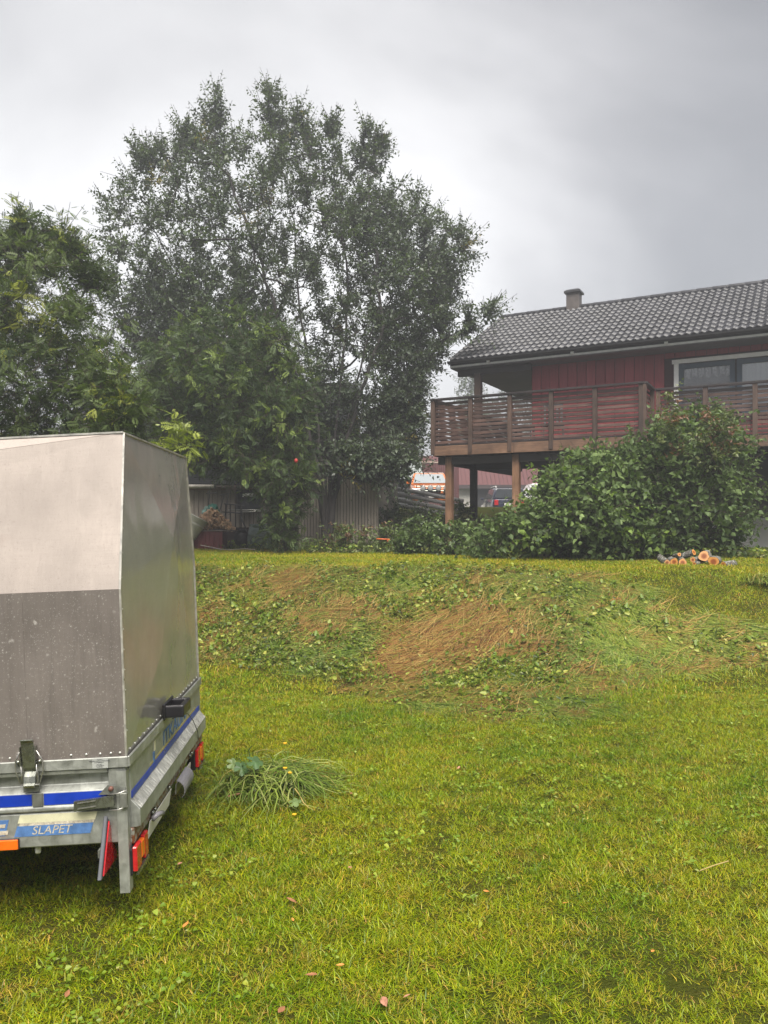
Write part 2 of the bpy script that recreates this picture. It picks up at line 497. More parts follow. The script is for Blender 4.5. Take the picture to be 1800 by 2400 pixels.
def skeleton(base, anchors, stems, rg, seg=0.45, r_tip=0.006, expo=2.3, bend=0.12):
    base = np.array(base, float)
    nodes = [base]; par = [-1]
    for st in stems:
        prev = 0
        pts = [np.array(p, float) for p in st]
        cur = base
        for p in pts:
            k = max(1, int(np.linalg.norm(p - cur) / seg))
            for i in range(1, k + 1):
                q = cur + (p - cur) * i / k
                if i < k: q = q + rg.normal(0, 0.03, 3)
                nodes.append(q); par.append(prev); prev = len(nodes) - 1
            cur = p
    order = np.argsort(np.linalg.norm(anchors - base, axis=1))
    tips = np.zeros(len(anchors), int)
    A = np.zeros((len(nodes) + len(anchors) * 14, 3)); A[:len(nodes)] = nodes; cnt = len(nodes)
    bd = np.zeros(len(A)); bd[:cnt] = np.linalg.norm(A[:cnt] - base, axis=1)
    for ai in order:
        a = anchors[ai]; da = np.linalg.norm(a - base)
        dd = np.linalg.norm(A[:cnt] - a, axis=1)
        cost = dd + np.where(bd[:cnt] > da, 3.0, 0.0) + 0.18 * np.maximum(0, A[:cnt, 2] - a[2] + 0.1) * 2 + (0.15 * (da - bd[:cnt]))
        j = int(np.argmin(cost)); cur = A[j]; dist = dd[j]
        k = int(np.clip(math.ceil(dist / seg), 1, 12)); prev = j
        pj = par[j]; tan = (A[j] - A[pj]) if pj >= 0 else np.array([0, 0, 1.0])
        tan = tan / (np.linalg.norm(tan) + 1e-9)
        for i in range(1, k + 1):
            s = i / k
            q = cur + (a - cur) * s + tan * dist * bend * 4 * s * (1 - s) + (rg.normal(0, 0.02, 3) if i < k else 0)
            A[cnt] = q; par.append(prev); prev = cnt; bd[cnt] = np.linalg.norm(q - base); cnt += 1
        tips[ai] = prev
    A = A[:cnt]; par = np.array(par)
    acc = np.zeros(cnt); has = np.zeros(cnt, bool); rad = np.zeros(cnt)
    for i in range(cnt - 1, -1, -1):
        rad[i] = max(r_tip, acc[i] ** (1 / expo))
        if par[i] >= 0: acc[par[i]] += rad[i] ** expo
    return A, par, rad, tips

def limbs_mesh(name, A, par, rad, mat, n_big=8):
    vs, fs = [], []; off = 0
    for lo, hi, n in ((0.0, 0.02, 3), (0.02, 9, n_big)):
        idx = np.array([i for i in range(len(A)) if par[i] >= 0 and lo <= rad[i] < hi])
        if len(idx) == 0: continue
        a, b = A[par[idx]], A[idx]; t = unit(b - a)
        ref = np.where(np.abs(t[:, 2:3]) > 0.9, np.array([[1.0, 0, 0]]), np.array([[0, 0, 1.0]]))
        u = unit(np.cross(ref, t)); w = np.cross(t, u)
        r0 = np.minimum(rad[par[idx]], rad[idx] * 1.35 + 0.004); r1 = rad[idx]
        ang = np.arange(n) * 2 * np.pi / n
        ca, sa = np.cos(ang)[None, :, None], np.sin(ang)[None, :, None]
        ring = u[:, None] * ca + w[:, None] * sa
        v = np.concatenate([(a - t * r1[:, None] * 0.3)[:, None] + ring * r0[:, None, None], b[:, None] + ring * r1[:, None, None]], 1)
        k = np.arange(n); k2 = (k + 1) % n
        f = np.stack([k, k2, n + k2, n + k], 1)[None] + (np.arange(len(idx)) * 2 * n)[:, None, None] + off
        vs.append(v.reshape(-1, 3)); fs.append(f.reshape(-1, 4)); off += v.shape[0] * v.shape[1]
    return np_mesh(name, np.concatenate(vs), np.concatenate(fs), mat, smooth=True)

def plant(name, label, cat, poly, yc, tmax, base, n, shoots, lps, slen, templ, lsize, c0, c1, seed, stems=(), up=0.45, outw=0.8,
          group=None, r_tip=0.005, bark=None, mat=None, wr=0.5, extra=None, dfull=120, parts=('trunk', 'crown'), flat=0.9, accent=None, clumpw=0.55, expo=2.3):
    rg = np.random.default_rng(seed)
    anch = sample_crown(poly, n, yc, tmax, rg, dfull)
    if extra is not None:
        for (pl, m2, yc2, t2) in extra:
            anch = np.concatenate([anch, sample_crown(pl, m2, yc2, t2, rg, dfull)])
    base = np.array(base, float)
    A, par, rad, tips = skeleton(base, anch, [[np.array(p) for p in st] for st in stems], rg, r_tip=r_tip, expo=expo)
    root = empty(name, tuple(base)); tag(root, label, cat, group)
    ctr = anch.mean(0)
    na = len(anch)
    tdir = unit(A[tips] - A[np.maximum(par[tips], 0)])
    # leafy shoots
    S = na * shoots
    ai = np.repeat(np.arange(na), shoots)
    o = unit(anch - ctr)[ai]
    dirs = unit(rg.normal(0, 0.75, (S, 3)) + outw * (0.5 * o + 0.5 * tdir[ai]) + np.array([0, 0, up]))
    L = slen * rg.uniform(0.55, 1.25, S)
    start = anch[ai] + rg.normal(0, slen * 0.12, (S, 3))
    # connect shoots as thin twigs
    tw0, tw1 = start, start + dirs * L[:, None]
    # leaves along the shoots
    M = S * lps
    si = np.repeat(np.arange(S), lps)
    k = np.tile(np.arange(lps), S)
    s = (k + rg.uniform(0.1, 0.9, M)) / lps
    droop = np.array([0, 0, -1.0]) * (0.18 * slen) * (s ** 2)[:, None]
    p = start[si] + dirs[si] * (L[si] * s)[:, None] + droop
    ref = unit(rg.normal(0, 1, (S, 3)))[si]
    side = unit(np.cross(dirs[si], ref))
    side2 = np.cross(dirs[si], side)
    ang = k * 2.4 + rg.uniform(-0.4, 0.4, M)
    rad_d = side * np.cos(ang)[:, None] + side2 * np.sin(ang)[:, None]
    d = unit(dirs[si] * 0.55 + rad_d * 0.9 + rg.normal(0, 0.25, (M, 3)) + np.array([0, 0, -0.15]))
    nr = unit(rg.normal(0, 0.55, (M, 3)) + np.array([0, 0, flat]))
    ll = lsize * rg.uniform(0.5, 1.3, M) * (1.1 - 0.35 * s)
    clump = rg.uniform(0, 1, na)[ai][si]
    t = np.clip(clumpw * clump + (1 - clumpw) * rg.uniform(0, 1, M), 0, 1) ** 1.3
    c0, c1 = np.array(c0), np.array(c1)
    cols = c0 + (c1 - c0) * t[:, None]
    cols = cols * rg.uniform(0.85, 1.15, (M, 1))
    if accent is not None:
        pick = rg.uniform(0, 1, na)[ai][si] < accent[1]
        pick &= rg.uniform(0, 1, M) < 0.8
        cols[pick] = np.array(accent[0]) * rg.uniform(0.7, 1.3, (pick.sum(), 1))
    rel = lambda q: q - base
    me = leaves_mesh('crown', rel(p), d, nr, ll, ll * wr if templ != 'pinnate' else ll, cols, templ, mat or LEAF)
    crown = link(parts[1], me, root); crown['kind'] = 'stuff'
    # limbs + twigs
    A2 = np.concatenate([A, tw1]); par2 = np.concatenate([par, tips[ai]]); rad2 = np.concatenate([rad, np.full(S, r_tip * 0.55)])
    lm = limbs_mesh('trunk', rel(A2), par2, rad2, bark or BARK)
    link(parts[0], lm, root)
    return root

def on_ground(px, y):
    x = (px - 900) / FPX * y
    return (x, y, gh(x, y) - 0.03)

# the big many-stemmed tree
big_poly = [(246, 470), (310, 405), (352, 350), (415, 345), (445, 300), (500, 290), (545, 340), (600, 275), (655, 285), (700, 330), (765, 330),
            (800, 380), (840, 375), (880, 380), (900, 430), (970, 460), (1020, 510), (1075, 560), (1070, 640), (1075, 700), (1050, 770),
            (1030, 850), (985, 930), (975, 1020), (920, 1090), (850, 1110), (760, 1080), (640, 1080), (540, 1040), (430, 1030), (335, 980), (300, 880),
            (290, 770), (246, 650), (256, 550)]
low_poly = [(300, 700), (420, 620), (600, 640), (660, 760), (700, 900), (860, 920), (960, 880), (970, 1010), (910, 1100), (840, 1120), (760, 1070), (640, 1080), (520, 1050), (420, 1050), (330, 980)]
spikes = [([(490, 228), (506, 225), (520, 300), (500, 310)], 10, 19.6, 0.3), ([(608, 218), (645, 215), (665, 300), (620, 300)], 16, 19.6, 0.4),
          ([(690, 265), (712, 265), (720, 330), (690, 330)], 9, 19.6, 0.3), ([(858, 290), (874, 285), (862, 400), (836, 400)], 12, 19.6, 0.3),
          ([(886, 335), (900, 335), (885, 400), (868, 395)], 8, 19.6, 0.2), ([(415, 305), (438, 305), (470, 360), (440, 360)], 9, 19.6, 0.3),
          ([(318, 350), (356, 345), (370, 400), (320, 410)], 8, 19.6, 0.3), ([(765, 292), (785, 288), (788, 345), (760, 345)], 8, 19.6, 0.3),
          ([(1080, 545), (1100, 548), (1085, 610), (1066, 605)], 8, 19.6, 0.3), ([(1128, 712), (1150, 712), (1150, 745), (1128, 745)], 5, 18.4, 0.2),
          ([(1075, 755), (1110, 745), (1100, 790), (1070, 800)], 8, 18.4, 0.3), (low_poly, 360, 19.4, 2.3),
          ([(800, 480), (900, 450), (1010, 540), (1060, 640), (1040, 850), (900, 960), (860, 700)], 200, 19.6, 2.3),
          ([(940, 880), (990, 900), (985, 1060), (900, 1110), (860, 1000)], 80, 18.2, 0.9), ([(770, 1050), (880, 1060), (970, 1075), (940, 1115), (850, 1130), (790, 1120)], 55, 16.7, 0.4)]
BT = on_ground(764, 16.9)
S_ = lambda *q: [tuple(P(*a)) for a in q]
stems = [S_((772, 1150, 17.0), (782, 1060, 17.3), (800, 880, 18.3), (815, 700, 19.2), (800, 520, 19.6), (780, 380, 19.8)),
         S_((764, 1150, 16.9), (748, 1010, 17.3), (722, 840, 18.3), (700, 700, 19), (690, 520, 19.5), (640, 320, 19.6)),
         S_((758, 1160, 16.8), (715, 980, 17.0), (672, 800, 17.6), (640, 700, 18.2), (570, 500, 19), (505, 330, 19.4)),
         S_((752, 1170, 16.9), (680, 1040, 17.8), (570, 860, 19.0), (450, 680, 20.3), (340, 520, 20.6)),
         S_((776, 1160, 17.0), (815, 980, 17.8), (860, 800, 18.8), (940, 660, 19.6), (1010, 570, 20)),
         S_((780, 1170, 17.0), (840, 930, 17.4), (900, 760, 18), (875, 560, 18.6), (862, 400, 19))]
plant('cherry_tree', 'big dark many-stemmed tree rising above the beige shed', 'tree', big_poly, 19.6, 3.0, BT, 900, 6, 13, 0.60, 'simple', 0.118,
      (0.044, 0.060, 0.042), (0.110, 0.145, 0.080), 3, stems=stems, up=0.75, extra=spikes, wr=0.5, r_tip=0.0075, accent=((0.16, 0.13, 0.03), 0.012), expo=2.22)

# rowan trees with feathery leaves
plant('rowan_tree', 'tall rowan tree with feathery leaves standing behind the covered trailer', 'tree',
      [(-260, 660), (-90, 610), (30, 560), (95, 550), (150, 590), (190, 630), (218, 670), (235, 730), (255, 790), (280, 860), (300, 960), (310, 1090), (250, 1230), (-260, 1230)],
      11.5, 1.5, on_ground(60, 11.6), 520, 5, 7, 0.40, 'pinnate', 0.165, (0.038, 0.060, 0.024), (0.115, 0.155, 0.046), 8, up=0.5, bark=BARK2,
      extra=[([(28, 515), (70, 510), (100, 590), (30, 600)], 16, 11.3, 0.25), ([(140, 540), (170, 540), (175, 610), (130, 610)], 10, 11.3, 0.2), ([(200, 600), (215, 605), (228, 680), (200, 680)], 10, 11.3, 0.2),
             ([(205, 850), (250, 840), (320, 960), (310, 1040), (220, 1040)], 26, 9.8, 0.4)],
      accent=((0.19, 0.21, 0.035), 0.10), stems=[S_((70, 900, 11.5), (60, 650, 11.5)), S_((110, 950, 11.5), (180, 720, 11.4)), S_((30, 900, 11.5), (-80, 700, 11.7))], mat=LEAF_WET)
plant('rowan_tree', 'rowan tree with light green sprays hanging down in front of the shed', 'tree',
      [(350, 830), (430, 760), (540, 730), (620, 760), (690, 800), (715, 880), (715, 960), (725, 1050), (730, 1120), (705, 1190), (705, 1265), (680, 1290), (632, 1290),
       (625, 1210), (600, 1150), (530, 1115), (470, 1080), (410, 1000), (350, 930)],
      15.4, 1.3, on_ground(668, 15.6), 340, 5, 6, 0.44, 'pinnate', 0.175, (0.034, 0.056, 0.026), (0.105, 0.15, 0.05), 21, up=0.3, bark=BARK2,
      stems=[S_((668, 1150, 15.6), (650, 950, 15.6), (620, 750, 15.6)), S_((660, 1150, 15.6), (560, 980, 15.4), (450, 800, 15.4)), S_((670, 1180, 15.5), (700, 1000, 15.3), (700, 800, 15.5))],
      accent=((0.15, 0.20, 0.05), 0.20), mat=LEAF_WET, clumpw=0.7)
plant('rowan_sapling', 'small yellow-green rowan sapling peeking over the trailer cover', 'sapling',
      [(375, 1070), (385, 1030), (392, 1000), (420, 1005), (445, 1010), (440, 1050), (420, 1085)], 9.3, 0.25, on_ground(415, 9.3), 8, 3, 5, 0.25, 'pinnate', 0.15,
      (0.16, 0.20, 0.03), (0.28, 0.32, 0.05), 4, up=0.5, bark=BARK2, r_tip=0.003)

# lilac bushes by the house
LC0, LC1 = (0.048, 0.080, 0.028), (0.195, 0.27, 0.09)
plant('lilac_bush', 'broad leafy lilac bush spreading in front of the wooden balcony', 'bush',
      [(1116, 1275), (1140, 1245), (1205, 1222), (1255, 1172), (1300, 1110), (1350, 1080), (1400, 1080), (1440, 1100), (1500, 1160), (1560, 1230), (1580, 1305), (1400, 1312), (1200, 1306), (1115, 1305)],
      13.0, 0.9, on_ground(1330, 13.2), 320, 5, 7, 0.46, 'heart', 0.112, LC0, LC1, 31, up=0.35, bark=BARK2, mat=LEAF_WET, wr=0.72, parts=('stems', 'crown'), dfull=90, flat=0.6,
      accent=((0.15, 0.22, 0.045), 0.10), r_tip=0.004)
plant('lilac_bush', 'tall dark lilac bush behind the cut logs', 'bush',
      [(1400, 1120), (1450, 1060), (1500, 1035), (1545, 1000), (1610, 985), (1680, 970), (1725, 1010), (1745, 1060), (1750, 1115), (1755, 1180), (1735, 1240), (1712, 1295), (1600, 1303), (1480, 1300), (1440, 1200)],
      13.3, 0.9, on_ground(1620, 13.5), 340, 5, 7, 0.46, 'heart', 0.108, LC0, (0.175, 0.245, 0.085), 32, up=0.35, bark=BARK2, mat=LEAF_WET, wr=0.72, parts=('stems', 'crown'), dfull=90, flat=0.6, r_tip=0.004)
plant('young_tree', 'slim young tree with reddish shoots sticking out of the lilac', 'tree',
      [(1555, 935), (1580, 920), (1600, 985), (1640, 990), (1690, 955), (1725, 985), (1730, 1060), (1690, 1100), (1600, 1100), (1550, 1050)],
      12.3, 0.3, on_ground(1610, 12.9), 46, 3, 8, 0.26, 'heart', 0.075, (0.06, 0.085, 0.025), (0.17, 0.20, 0.06), 33, up=0.7, bark=BARK2, wr=0.55, accent=((0.20, 0.10, 0.06), 0.3), r_tip=0.003)
# lower shrubs along the end of the lawn
plant('raspberry_bush', 'low untidy raspberry bush at the foot of the dark tree trunk', 'bush',
      [(740, 1302), (750, 1262), (800, 1240), (850, 1250), (900, 1238), (950, 1262), (975, 1302)], 15.6, 0.5, on_ground(850, 15.7), 90, 4, 7, 0.3, 'heart', 0.075,
      (0.05, 0.08, 0.02), (0.17, 0.21, 0.06), 41, up=0.5, wr=0.6, parts=('stems', 'crown'), accent=((0.16, 0.09, 0.05), 0.14), dfull=60, bark=BARK2, r_tip=0.003)
plant('currant_bush', 'leafy currant bush beside the front balcony post', 'bush',
      [(930, 1304), (945, 1250), (975, 1225), (1030, 1238), (1075, 1235), (1120, 1248), (1140, 1270), (1130, 1306)], 14.6, 0.6, on_ground(1040, 14.8), 130, 4, 8, 0.32, 'heart', 0.085,
      (0.04, 0.07, 0.02), (0.14, 0.20, 0.055), 42, up=0.4, wr=0.7, parts=('stems', 'crown'), accent=((0.21, 0.27, 0.10), 0.10), dfull=60, bark=BARK2, r_tip=0.003)
plant('dark_shrub', 'dark dense shrub below the round log fence', 'bush',
      [(885, 1262), (884, 1215), (900, 1205), (950, 1200), (1000, 1205), (1040, 1215), (1050, 1262)], 17.5, 0.7, on_ground(960, 17.6), 90, 4, 8, 0.34, 'heart', 0.085,
      (0.022, 0.040, 0.014), (0.07, 0.10, 0.035), 43, up=0.5, wr=0.6, parts=('stems', 'crown'), dfull=60, bark=BARK2, r_tip=0.004)
plant('elder_bush', 'pale green bush with flowering tops between the balcony posts', 'bush',
      [(1068, 1255), (1068, 1190), (1084, 1180), (1104, 1222), (1180, 1236), (1200, 1238), (1200, 1260)], 18.0, 0.5, on_ground(1120, 18.2), 80, 4, 7, 0.22, 'heart', 0.085,
      (0.06, 0.09, 0.025), (0.19, 0.23, 0.07), 44, up=0.7, wr=0.5, parts=('stems', 'crown'), dfull=60, bark=BARK2, r_tip=0.004, accent=((0.3, 0.28, 0.16), 0.08))
plant('distant_birch', 'pale distant birch seen between the dark tree and the porch post', 'tree',
      [(1060, 1100), (1075, 990), (1082, 900), (1100, 862), (1118, 905), (1140, 960), (1150, 1100)], 62, 3.0, on_ground(1100, 62), 150, 4, 8, 1.4, 'simple', 0.30,
      (0.05, 0.07, 0.025), (0.11, 0.15, 0.05), 45, up=0.5, r_tip=0.012)
plant('spruce_hedge_tree', 'dark evergreen filling the gap beside the beige house', 'tree',
      [(250, 1000), (270, 930), (300, 905), (350, 880), (400, 900), (460, 940), (480, 1130), (260, 1130)], 22.5, 1.4, on_ground(360, 22.5), 190, 4, 10, 0.6, 'simple', 0.12,
      (0.014, 0.022, 0.013), (0.035, 0.05, 0.025), 46, up=0.2, r_tip=0.007)

plant('far_maple', 'dark distant tree showing through the balcony slats', 'tree',
      [(1140, 1120), (1150, 960), (1190, 925), (1240, 930), (1290, 960), (1300, 1120)], 64, 4.0, on_ground(1215, 64), 170, 4, 8, 1.5, 'simple', 0.34,
      (0.03, 0.042, 0.02), (0.07, 0.095, 0.035), 47, up=0.5, r_tip=0.012)
# ================================================================== red house
TH = R(-28.6)
C = (4.95, 14.6, 1.0)
house = empty('red_house', C, (0, 0, TH))
tag(house, 'red wooden house with dark tiled roof above a pale basement', 'house')
RED = paint_wood('red_paint', (0.29, 0.038, 0.048), rough=0.6, wear=0.15, worn=(0.10, 0.03, 0.03))
WHITE = plain('white_paint', (0.84, 0.83, 0.80), 0.5, var=0.08)
BLUEG = plain('blue_grey_paint', (0.035, 0.06, 0.085), 0.45, var=0.15)
DARKW = wood('dark_stained_wood', (0.02, 0.016, 0.015), (0.05, 0.04, 0.036), per_obj=0.2)
TILE = plain('roof_tile', (0.034, 0.034, 0.040), 0.42, var=0.3, scale=14, per_obj=0.28, bump=0.12, bscale=90)
DGREY = plain('dark_grey_metal', (0.035, 0.034, 0.037), 0.4, var=0.2)
PGREY = plain('pale_grey_trim', (0.62, 0.62, 0.60), 0.45, var=0.1)
RENDER = plain('pale_render', (0.55, 0.54, 0.53), 0.85, var=0.10, scale=3, bump=0.3, bscale=60)
BASEW = plain('basement_wall', (0.20, 0.20, 0.19), 0.85, var=0.15, scale=3, bump=0.3, bscale=60)
BLACK = plain('black_opening', (0.012, 0.012, 0.013), 0.6, var=0.2)
GLASS = glass_mat('window_glass', (0.018, 0.02, 0.022), 0.02)
def clear_glass():
    m, nt, b, out = new_mat('clear_glass'); N = NT(nt); nt.nodes.remove(b)
    t_ = N.n('ShaderNodeBsdfTransparent'); t_.inputs['Color'].default_value = (0.95, 0.96, 0.97, 1)
    g_ = N.n('ShaderNodeBsdfGlossy'); g_.inputs['Roughness'].default_value = 0.01
    fr = N.n('ShaderNodeFresnel'); fr.inputs['IOR'].default_value = 1.8
    mx = N.n('ShaderNodeMixShader'); N.l(fr.outputs[0], mx.inputs[0]); N.l(t_.outputs[0], mx.inputs[1]); N.l(g_.outputs[0], mx.inputs[2]); N.l(mx.outputs[0], out.inputs['Surface'])
    return m
CLEAR = clear_glass()

XL, XR, YW, YB = -3.05, 5.4, 2.7, 8.5
Z0, ZE = 2.27, 4.36                       # deck level, soffit level (above the upper lawn)
# walls: solid core, with cladding boards as pieces
w = MB()
w.box(((XL + XR) / 2, (YW + YB) / 2 + 0.04, (Z0 + ZE) / 2 - 0.1), (XR - XL - 0.06, YB - YW, ZE - Z0 + 0.2))
wall = w.build('wall', plain('wall_sheathing', (0.05, 0.012, 0.013), 0.8), house)
WIN = (0.16, 3.0, 3.87 - 1.0, 5.16 - 1.0)   # x0, x1, z0, z1
bw = 0.215
x = XL; i = 0
me_cache = {}
def board_mesh(wd, h):
    key = (round(wd, 3), round(h, 3))
    if key not in me_cache:
        me_cache[key] = MB().box((0, 0, 0), (wd - 0.012, 0.026, h)).mesh('board', RED, bevel=0.004)
    return me_cache[key]
while x < XR - 0.05:
    xc = x + bw / 2
    yb = YW - 0.013 + (0.012 if i % 2 else 0)
    segs = [(Z0 - 0.02, ZE)]
    if WIN[0] - 0.1 < xc < WIN[1] + 0.1: segs = [(Z0 - 0.02, WIN[2] - 0.06), (WIN[3] + 0.06, ZE)]
    for a, b in segs:
        link('board', board_mesh(bw, b - a), wall, (xc, yb, (a + b) / 2))
    x += bw; i += 1
for k in range(22):       # gable end cladding
    yb = YW + 0.12 + k * 0.26
    if yb > YB: break
    link('board', board_mesh(0.26, ZE - Z0), wall, (XL - 0.002, yb, (Z0 + ZE) / 2), (0, 0, R(90)))
# basement
b = MB(); b.box(((XL + XR) / 2, (YW + YB) / 2 + 0.1, 1.12), (XR - XL - 0.2, YB - YW, 2.44)); base_w = b.build('basement_wall', BASEW, house)
b = MB(); b.box(((XL + XR) / 2 + 1.6, YW + 0.09, 0.2), (XR - XL - 3.0, 0.10, 1.0)); b.build('foundation', RENDER, house)
b = MB(); b.box((2.9, YW + 0.12, 1.36), (4.4, 0.10, 1.30)); b.build('basement_cladding', DARKW, house)
win = empty('basement_window', (-2.30, YW + 0.10, 1.42), parent=house)
MB().box((0, 0, 0), (0.7, 0.06, 0.55)).build('frame', DGREY, win, bevel=0.004)
MB().box((0, -0.022, 0), (0.6, 0.03, 0.45)).build('pane', GLASS, win)
# window with white casing and blue-grey sashes
wx0, wx1, wz0, wz1 = WIN
win = empty('window', ((wx0 + wx1) / 2, YW, (wz0 + wz1) / 2), parent=house)
hw, hh = (wx1 - wx0) / 2, (wz1 - wz0) / 2
def wpart(nm, cx, cz, dx, dz, y, dy, mat, bev=0.004):
    return MB().box((cx, y, cz), (dx, dy, dz)).build(nm, mat, win, bevel=bev)
wpart('casing', -hw + 0.05, -0.02, 0.10, 2 * hh - 0.10, -0.045, 0.03, WHITE)
wpart('casing', hw - 0.05, -0.02, 0.10, 2 * hh - 0.10, -0.045, 0.03, WHITE)
wpart('casing', 0, hh - 0.035, 2 * hw + 0.08, 0.09, -0.050, 0.04, WHITE)
wpart('sill', 0, -hh + 0.0, 2 * hw + 0.06, 0.06, -0.065, 0.09, WHITE)
wpart('reveal', 0, 0, 2 * hw - 0.1, 2 * hh - 0.06, 0.012, 0.02, BLACK)  # flat black sheet behind the panes, standing in for the unlit room
curt = plain('curtain_cloth', (0.88, 0.90, 0.93), 0.9, var=0.1, scale=3, stretch=(12, 1, 0.3))
lace = plain('lace_cloth', (0.40, 0.39, 0.40), 0.9, var=0.8, scale=26)
sash_x = [(-hw + 0.10, -hw + 1.22), (-hw + 1.26, -hw + 2.74)]
for si, (a, c) in enumerate(sash_x):
    cx = (a + c) / 2; wd = c - a; zt, zb = hh - 0.10, -hh + 0.05
    s = MB()
    s.box((a + 0.05, -0.025, 0), (0.10, 0.05, zt - zb)); s.box((c - 0.05, -0.025, 0), (0.10, 0.05, zt - zb))
    s.box((cx, -0.0245, zt - 0.05), (wd - 0.2, 0.047, 0.10)); s.box((cx, -0.0245, zb + 0.05), (wd - 0.2, 0.047, 0.10))
    sash = s.build('sash', BLUEG, win)
    MB().box((cx, -0.012, (zt + zb) / 2), (wd - 0.21, 0.006, zt - zb - 0.21)).build('pane', CLEAR, win)
    if si == 1:
        MB().box((cx, 0.0035, 0.0), (wd - 0.18, 0.004, zt - zb - 0.1)).build('roller_blind', curt, win)
    else:
        cv = MB(); nn = 40
        for k in range(nn):
            xa, xb_ = a + 0.08 + (wd - 0.16) * k / nn, a + 0.08 + (wd - 0.16) * (k + 1) / nn
            ya, yb2 = 0.004 + 0.004 * math.sin(k * 1.1), 0.004 + 0.004 * math.sin((k + 1) * 1.1)
            za, zb2 = zt - 0.30 + 0.03 * math.sin(k * 0.8), zt - 0.30 + 0.03 * math.sin((k + 1) * 0.8)
            cv.quad((xa, ya - 0.004, za), (xb_, yb2 - 0.004, zb2), (xb_, yb2 - 0.004, zt - 0.05), (xa, ya - 0.004, zt - 0.05))
        cv.build('lace_valance', lace, win)
# roof
EY, EZ, RY, RZ = 2.0, 4.52, 5.63, 6.40
SL = math.hypot(RY - EY, RZ - EZ); SA = math.atan2(RZ - EZ, RY - EY)
RXL, RXR = -4.9, 5.6
roof = MB()
up = Vector((0, -math.sin(SA), math.cos(SA)))
for sgn in (1, -1):
    e0 = Vector((RXL, EY if sgn > 0 else 2 * RY - EY, EZ)); r0 = Vector((RXL, RY, RZ))
    roof.prism([e0, r0, r0 - Vector((0, 0, 0.14)), e0 - Vector((0, 0, 0.10))], (RXR - RXL, 0, 0))
roof_o = roof.build('roof', plain('roof_underlay', (0.03, 0.03, 0.032), 0.7), house)
# one double-roll tile
TW, TP = 0.30, SL / 13.0
def tile_mesh():
    n = 12; vs = []; fs = []
    xs = [TW * (k / n - 0.5) * 1.02 for k in range(n + 1)]
    hgt = [0.020 * (1 + math.cos(2 * math.pi * (k / n) * 2)) for k in range(n + 1)]
    for yy, lift in ((-0.005, 0.022), (TP + 0.03, 0.0)):
        for xx, h in zip(xs, hgt): vs.append((xx, yy, h + lift))
    for xx, h in zip(xs, hgt): vs.append((xx, -0.005, h - 0.002 + 0.004))
    for k in range(n):
        fs.append((k, k + 1, n + 2 + k, n + 1 + k)); fs.append((2 * n + 2 + k, 2 * n + 3 + k, k + 1, k))
    m = bpy.data.meshes.new('tile'); m.from_pydata(vs, [], fs); m.materials.append(TILE)
    m.polygons.foreach_set('use_smooth', [True] * len(m.polygons)); m.update()
    return m
tm = tile_mesh()
ncol = int((RXR - RXL) / TW)
slope = Vector((0, math.cos(SA), math.sin(SA)))
rest = MB(); tv = [v.co.copy() for v in tm.vertices]; tfa = [tuple(p.vertices) for p in tm.polygons]
RM = Matrix.Rotation(SA, 3, 'X')
made = 0
for c_ in range(ncol):
    for r_ in range(13):
        pos = Vector((RXL + TW * (c_ + 0.5), EY, EZ)) + slope * (TP * r_) + up * 0.012
        if c_ < 23:
            link('tile', tm, roof_o, pos, (SA + random.uniform(-0.016, 0.016), random.uniform(-0.014, 0.014), random.uniform(-0.012, 0.012))); made += 1
        else:
            rest.add([RM @ v + pos for v in tv], tfa)
ro = rest.build('tile_field', TILE, roof_o, smooth=True); ro['kind'] = 'stuff'
rt = MB(); rt.lathe((0, 0, 0), [(0.068, 0), (0.078, 0.02), (0.070, 0.40)], 14, 'x')
rtm = rt.mesh('ridge_tile', TILE, smooth=True)
for k in range(int((RXR - RXL) / 0.37)):
    link('ridge_tile', rtm, roof_o, (RXL + 0.37 * k, RY, RZ + 0.03))
# eave: gutter, fascia, soffit
g = MB()
prof = [(0.062 * math.cos(a), 0.062 * math.sin(a)) for a in np.linspace(math.pi, 2 * math.pi, 9)]
prof2 = [(0.054 * math.cos(a), 0.054 * math.sin(a)) for a in np.linspace(2 * math.pi, math.pi, 9)]
g.prism([Vector((RXL - 0.02, EY - 0.075 + a, EZ - 0.02 + b_)) for a, b_ in prof + prof2], (RXR - RXL, 0, 0))
g.build('gutter', DGREY, house, smooth=False)
MB().box(((RXL + RXR) / 2, EY + 0.012, EZ - 0.03), (RXR - RXL, 0.022, 0.16)).build('fascia', DGREY, house)
MB().box(((RXL + RXR) / 2, EY + 0.02, EZ - 0.135), (RXR - RXL - 0.01, 0.05, 0.045)).build('eave_trim', PGREY, house, bevel=0.004)
MB().box(((RXL + RXR) / 2, (EY + YW) / 2 + 0.05, EZ - 0.17), (RXR - RXL - 0.02, YW - EY + 0.08, 0.02)).build('soffit', plain('grey_soffit', (0.16, 0.16, 0.165), 0.7), house)
MB().box(((RXL + XL) / 2 + 0.1, (YW + YB) / 2 + 0.2, EZ - 0.172), (XL - RXL + 0.1, YB - YW + 0.2, 0.02)).build('porch_ceiling', DARKW, house)
gp = MB()
gp.prism([(RXL + 0.01, EY + 0.06, EZ - 0.16), (RXL + 0.01, 2 * RY - EY - 0.06, EZ - 0.16), (RXL + 0.01, RY, RZ - 0.15)], (0.03, 0, 0))
gp.build('gable_cladding', DARKW, house)
for xb in (-3.9, -1.9, 0.1, 2.1, 4.1):
    MB().box((xb, EY - 0.03, EZ - 0.10), (0.07, 0.06, 0.06)).build('gutter_bracket', PGREY, house, bevel=0.005)
MB().box((RXL + 0.6, EY + 0.35, EZ - 0.25), (0.17, 0.17, 0.16)).build('beam_end', DARKW, house)
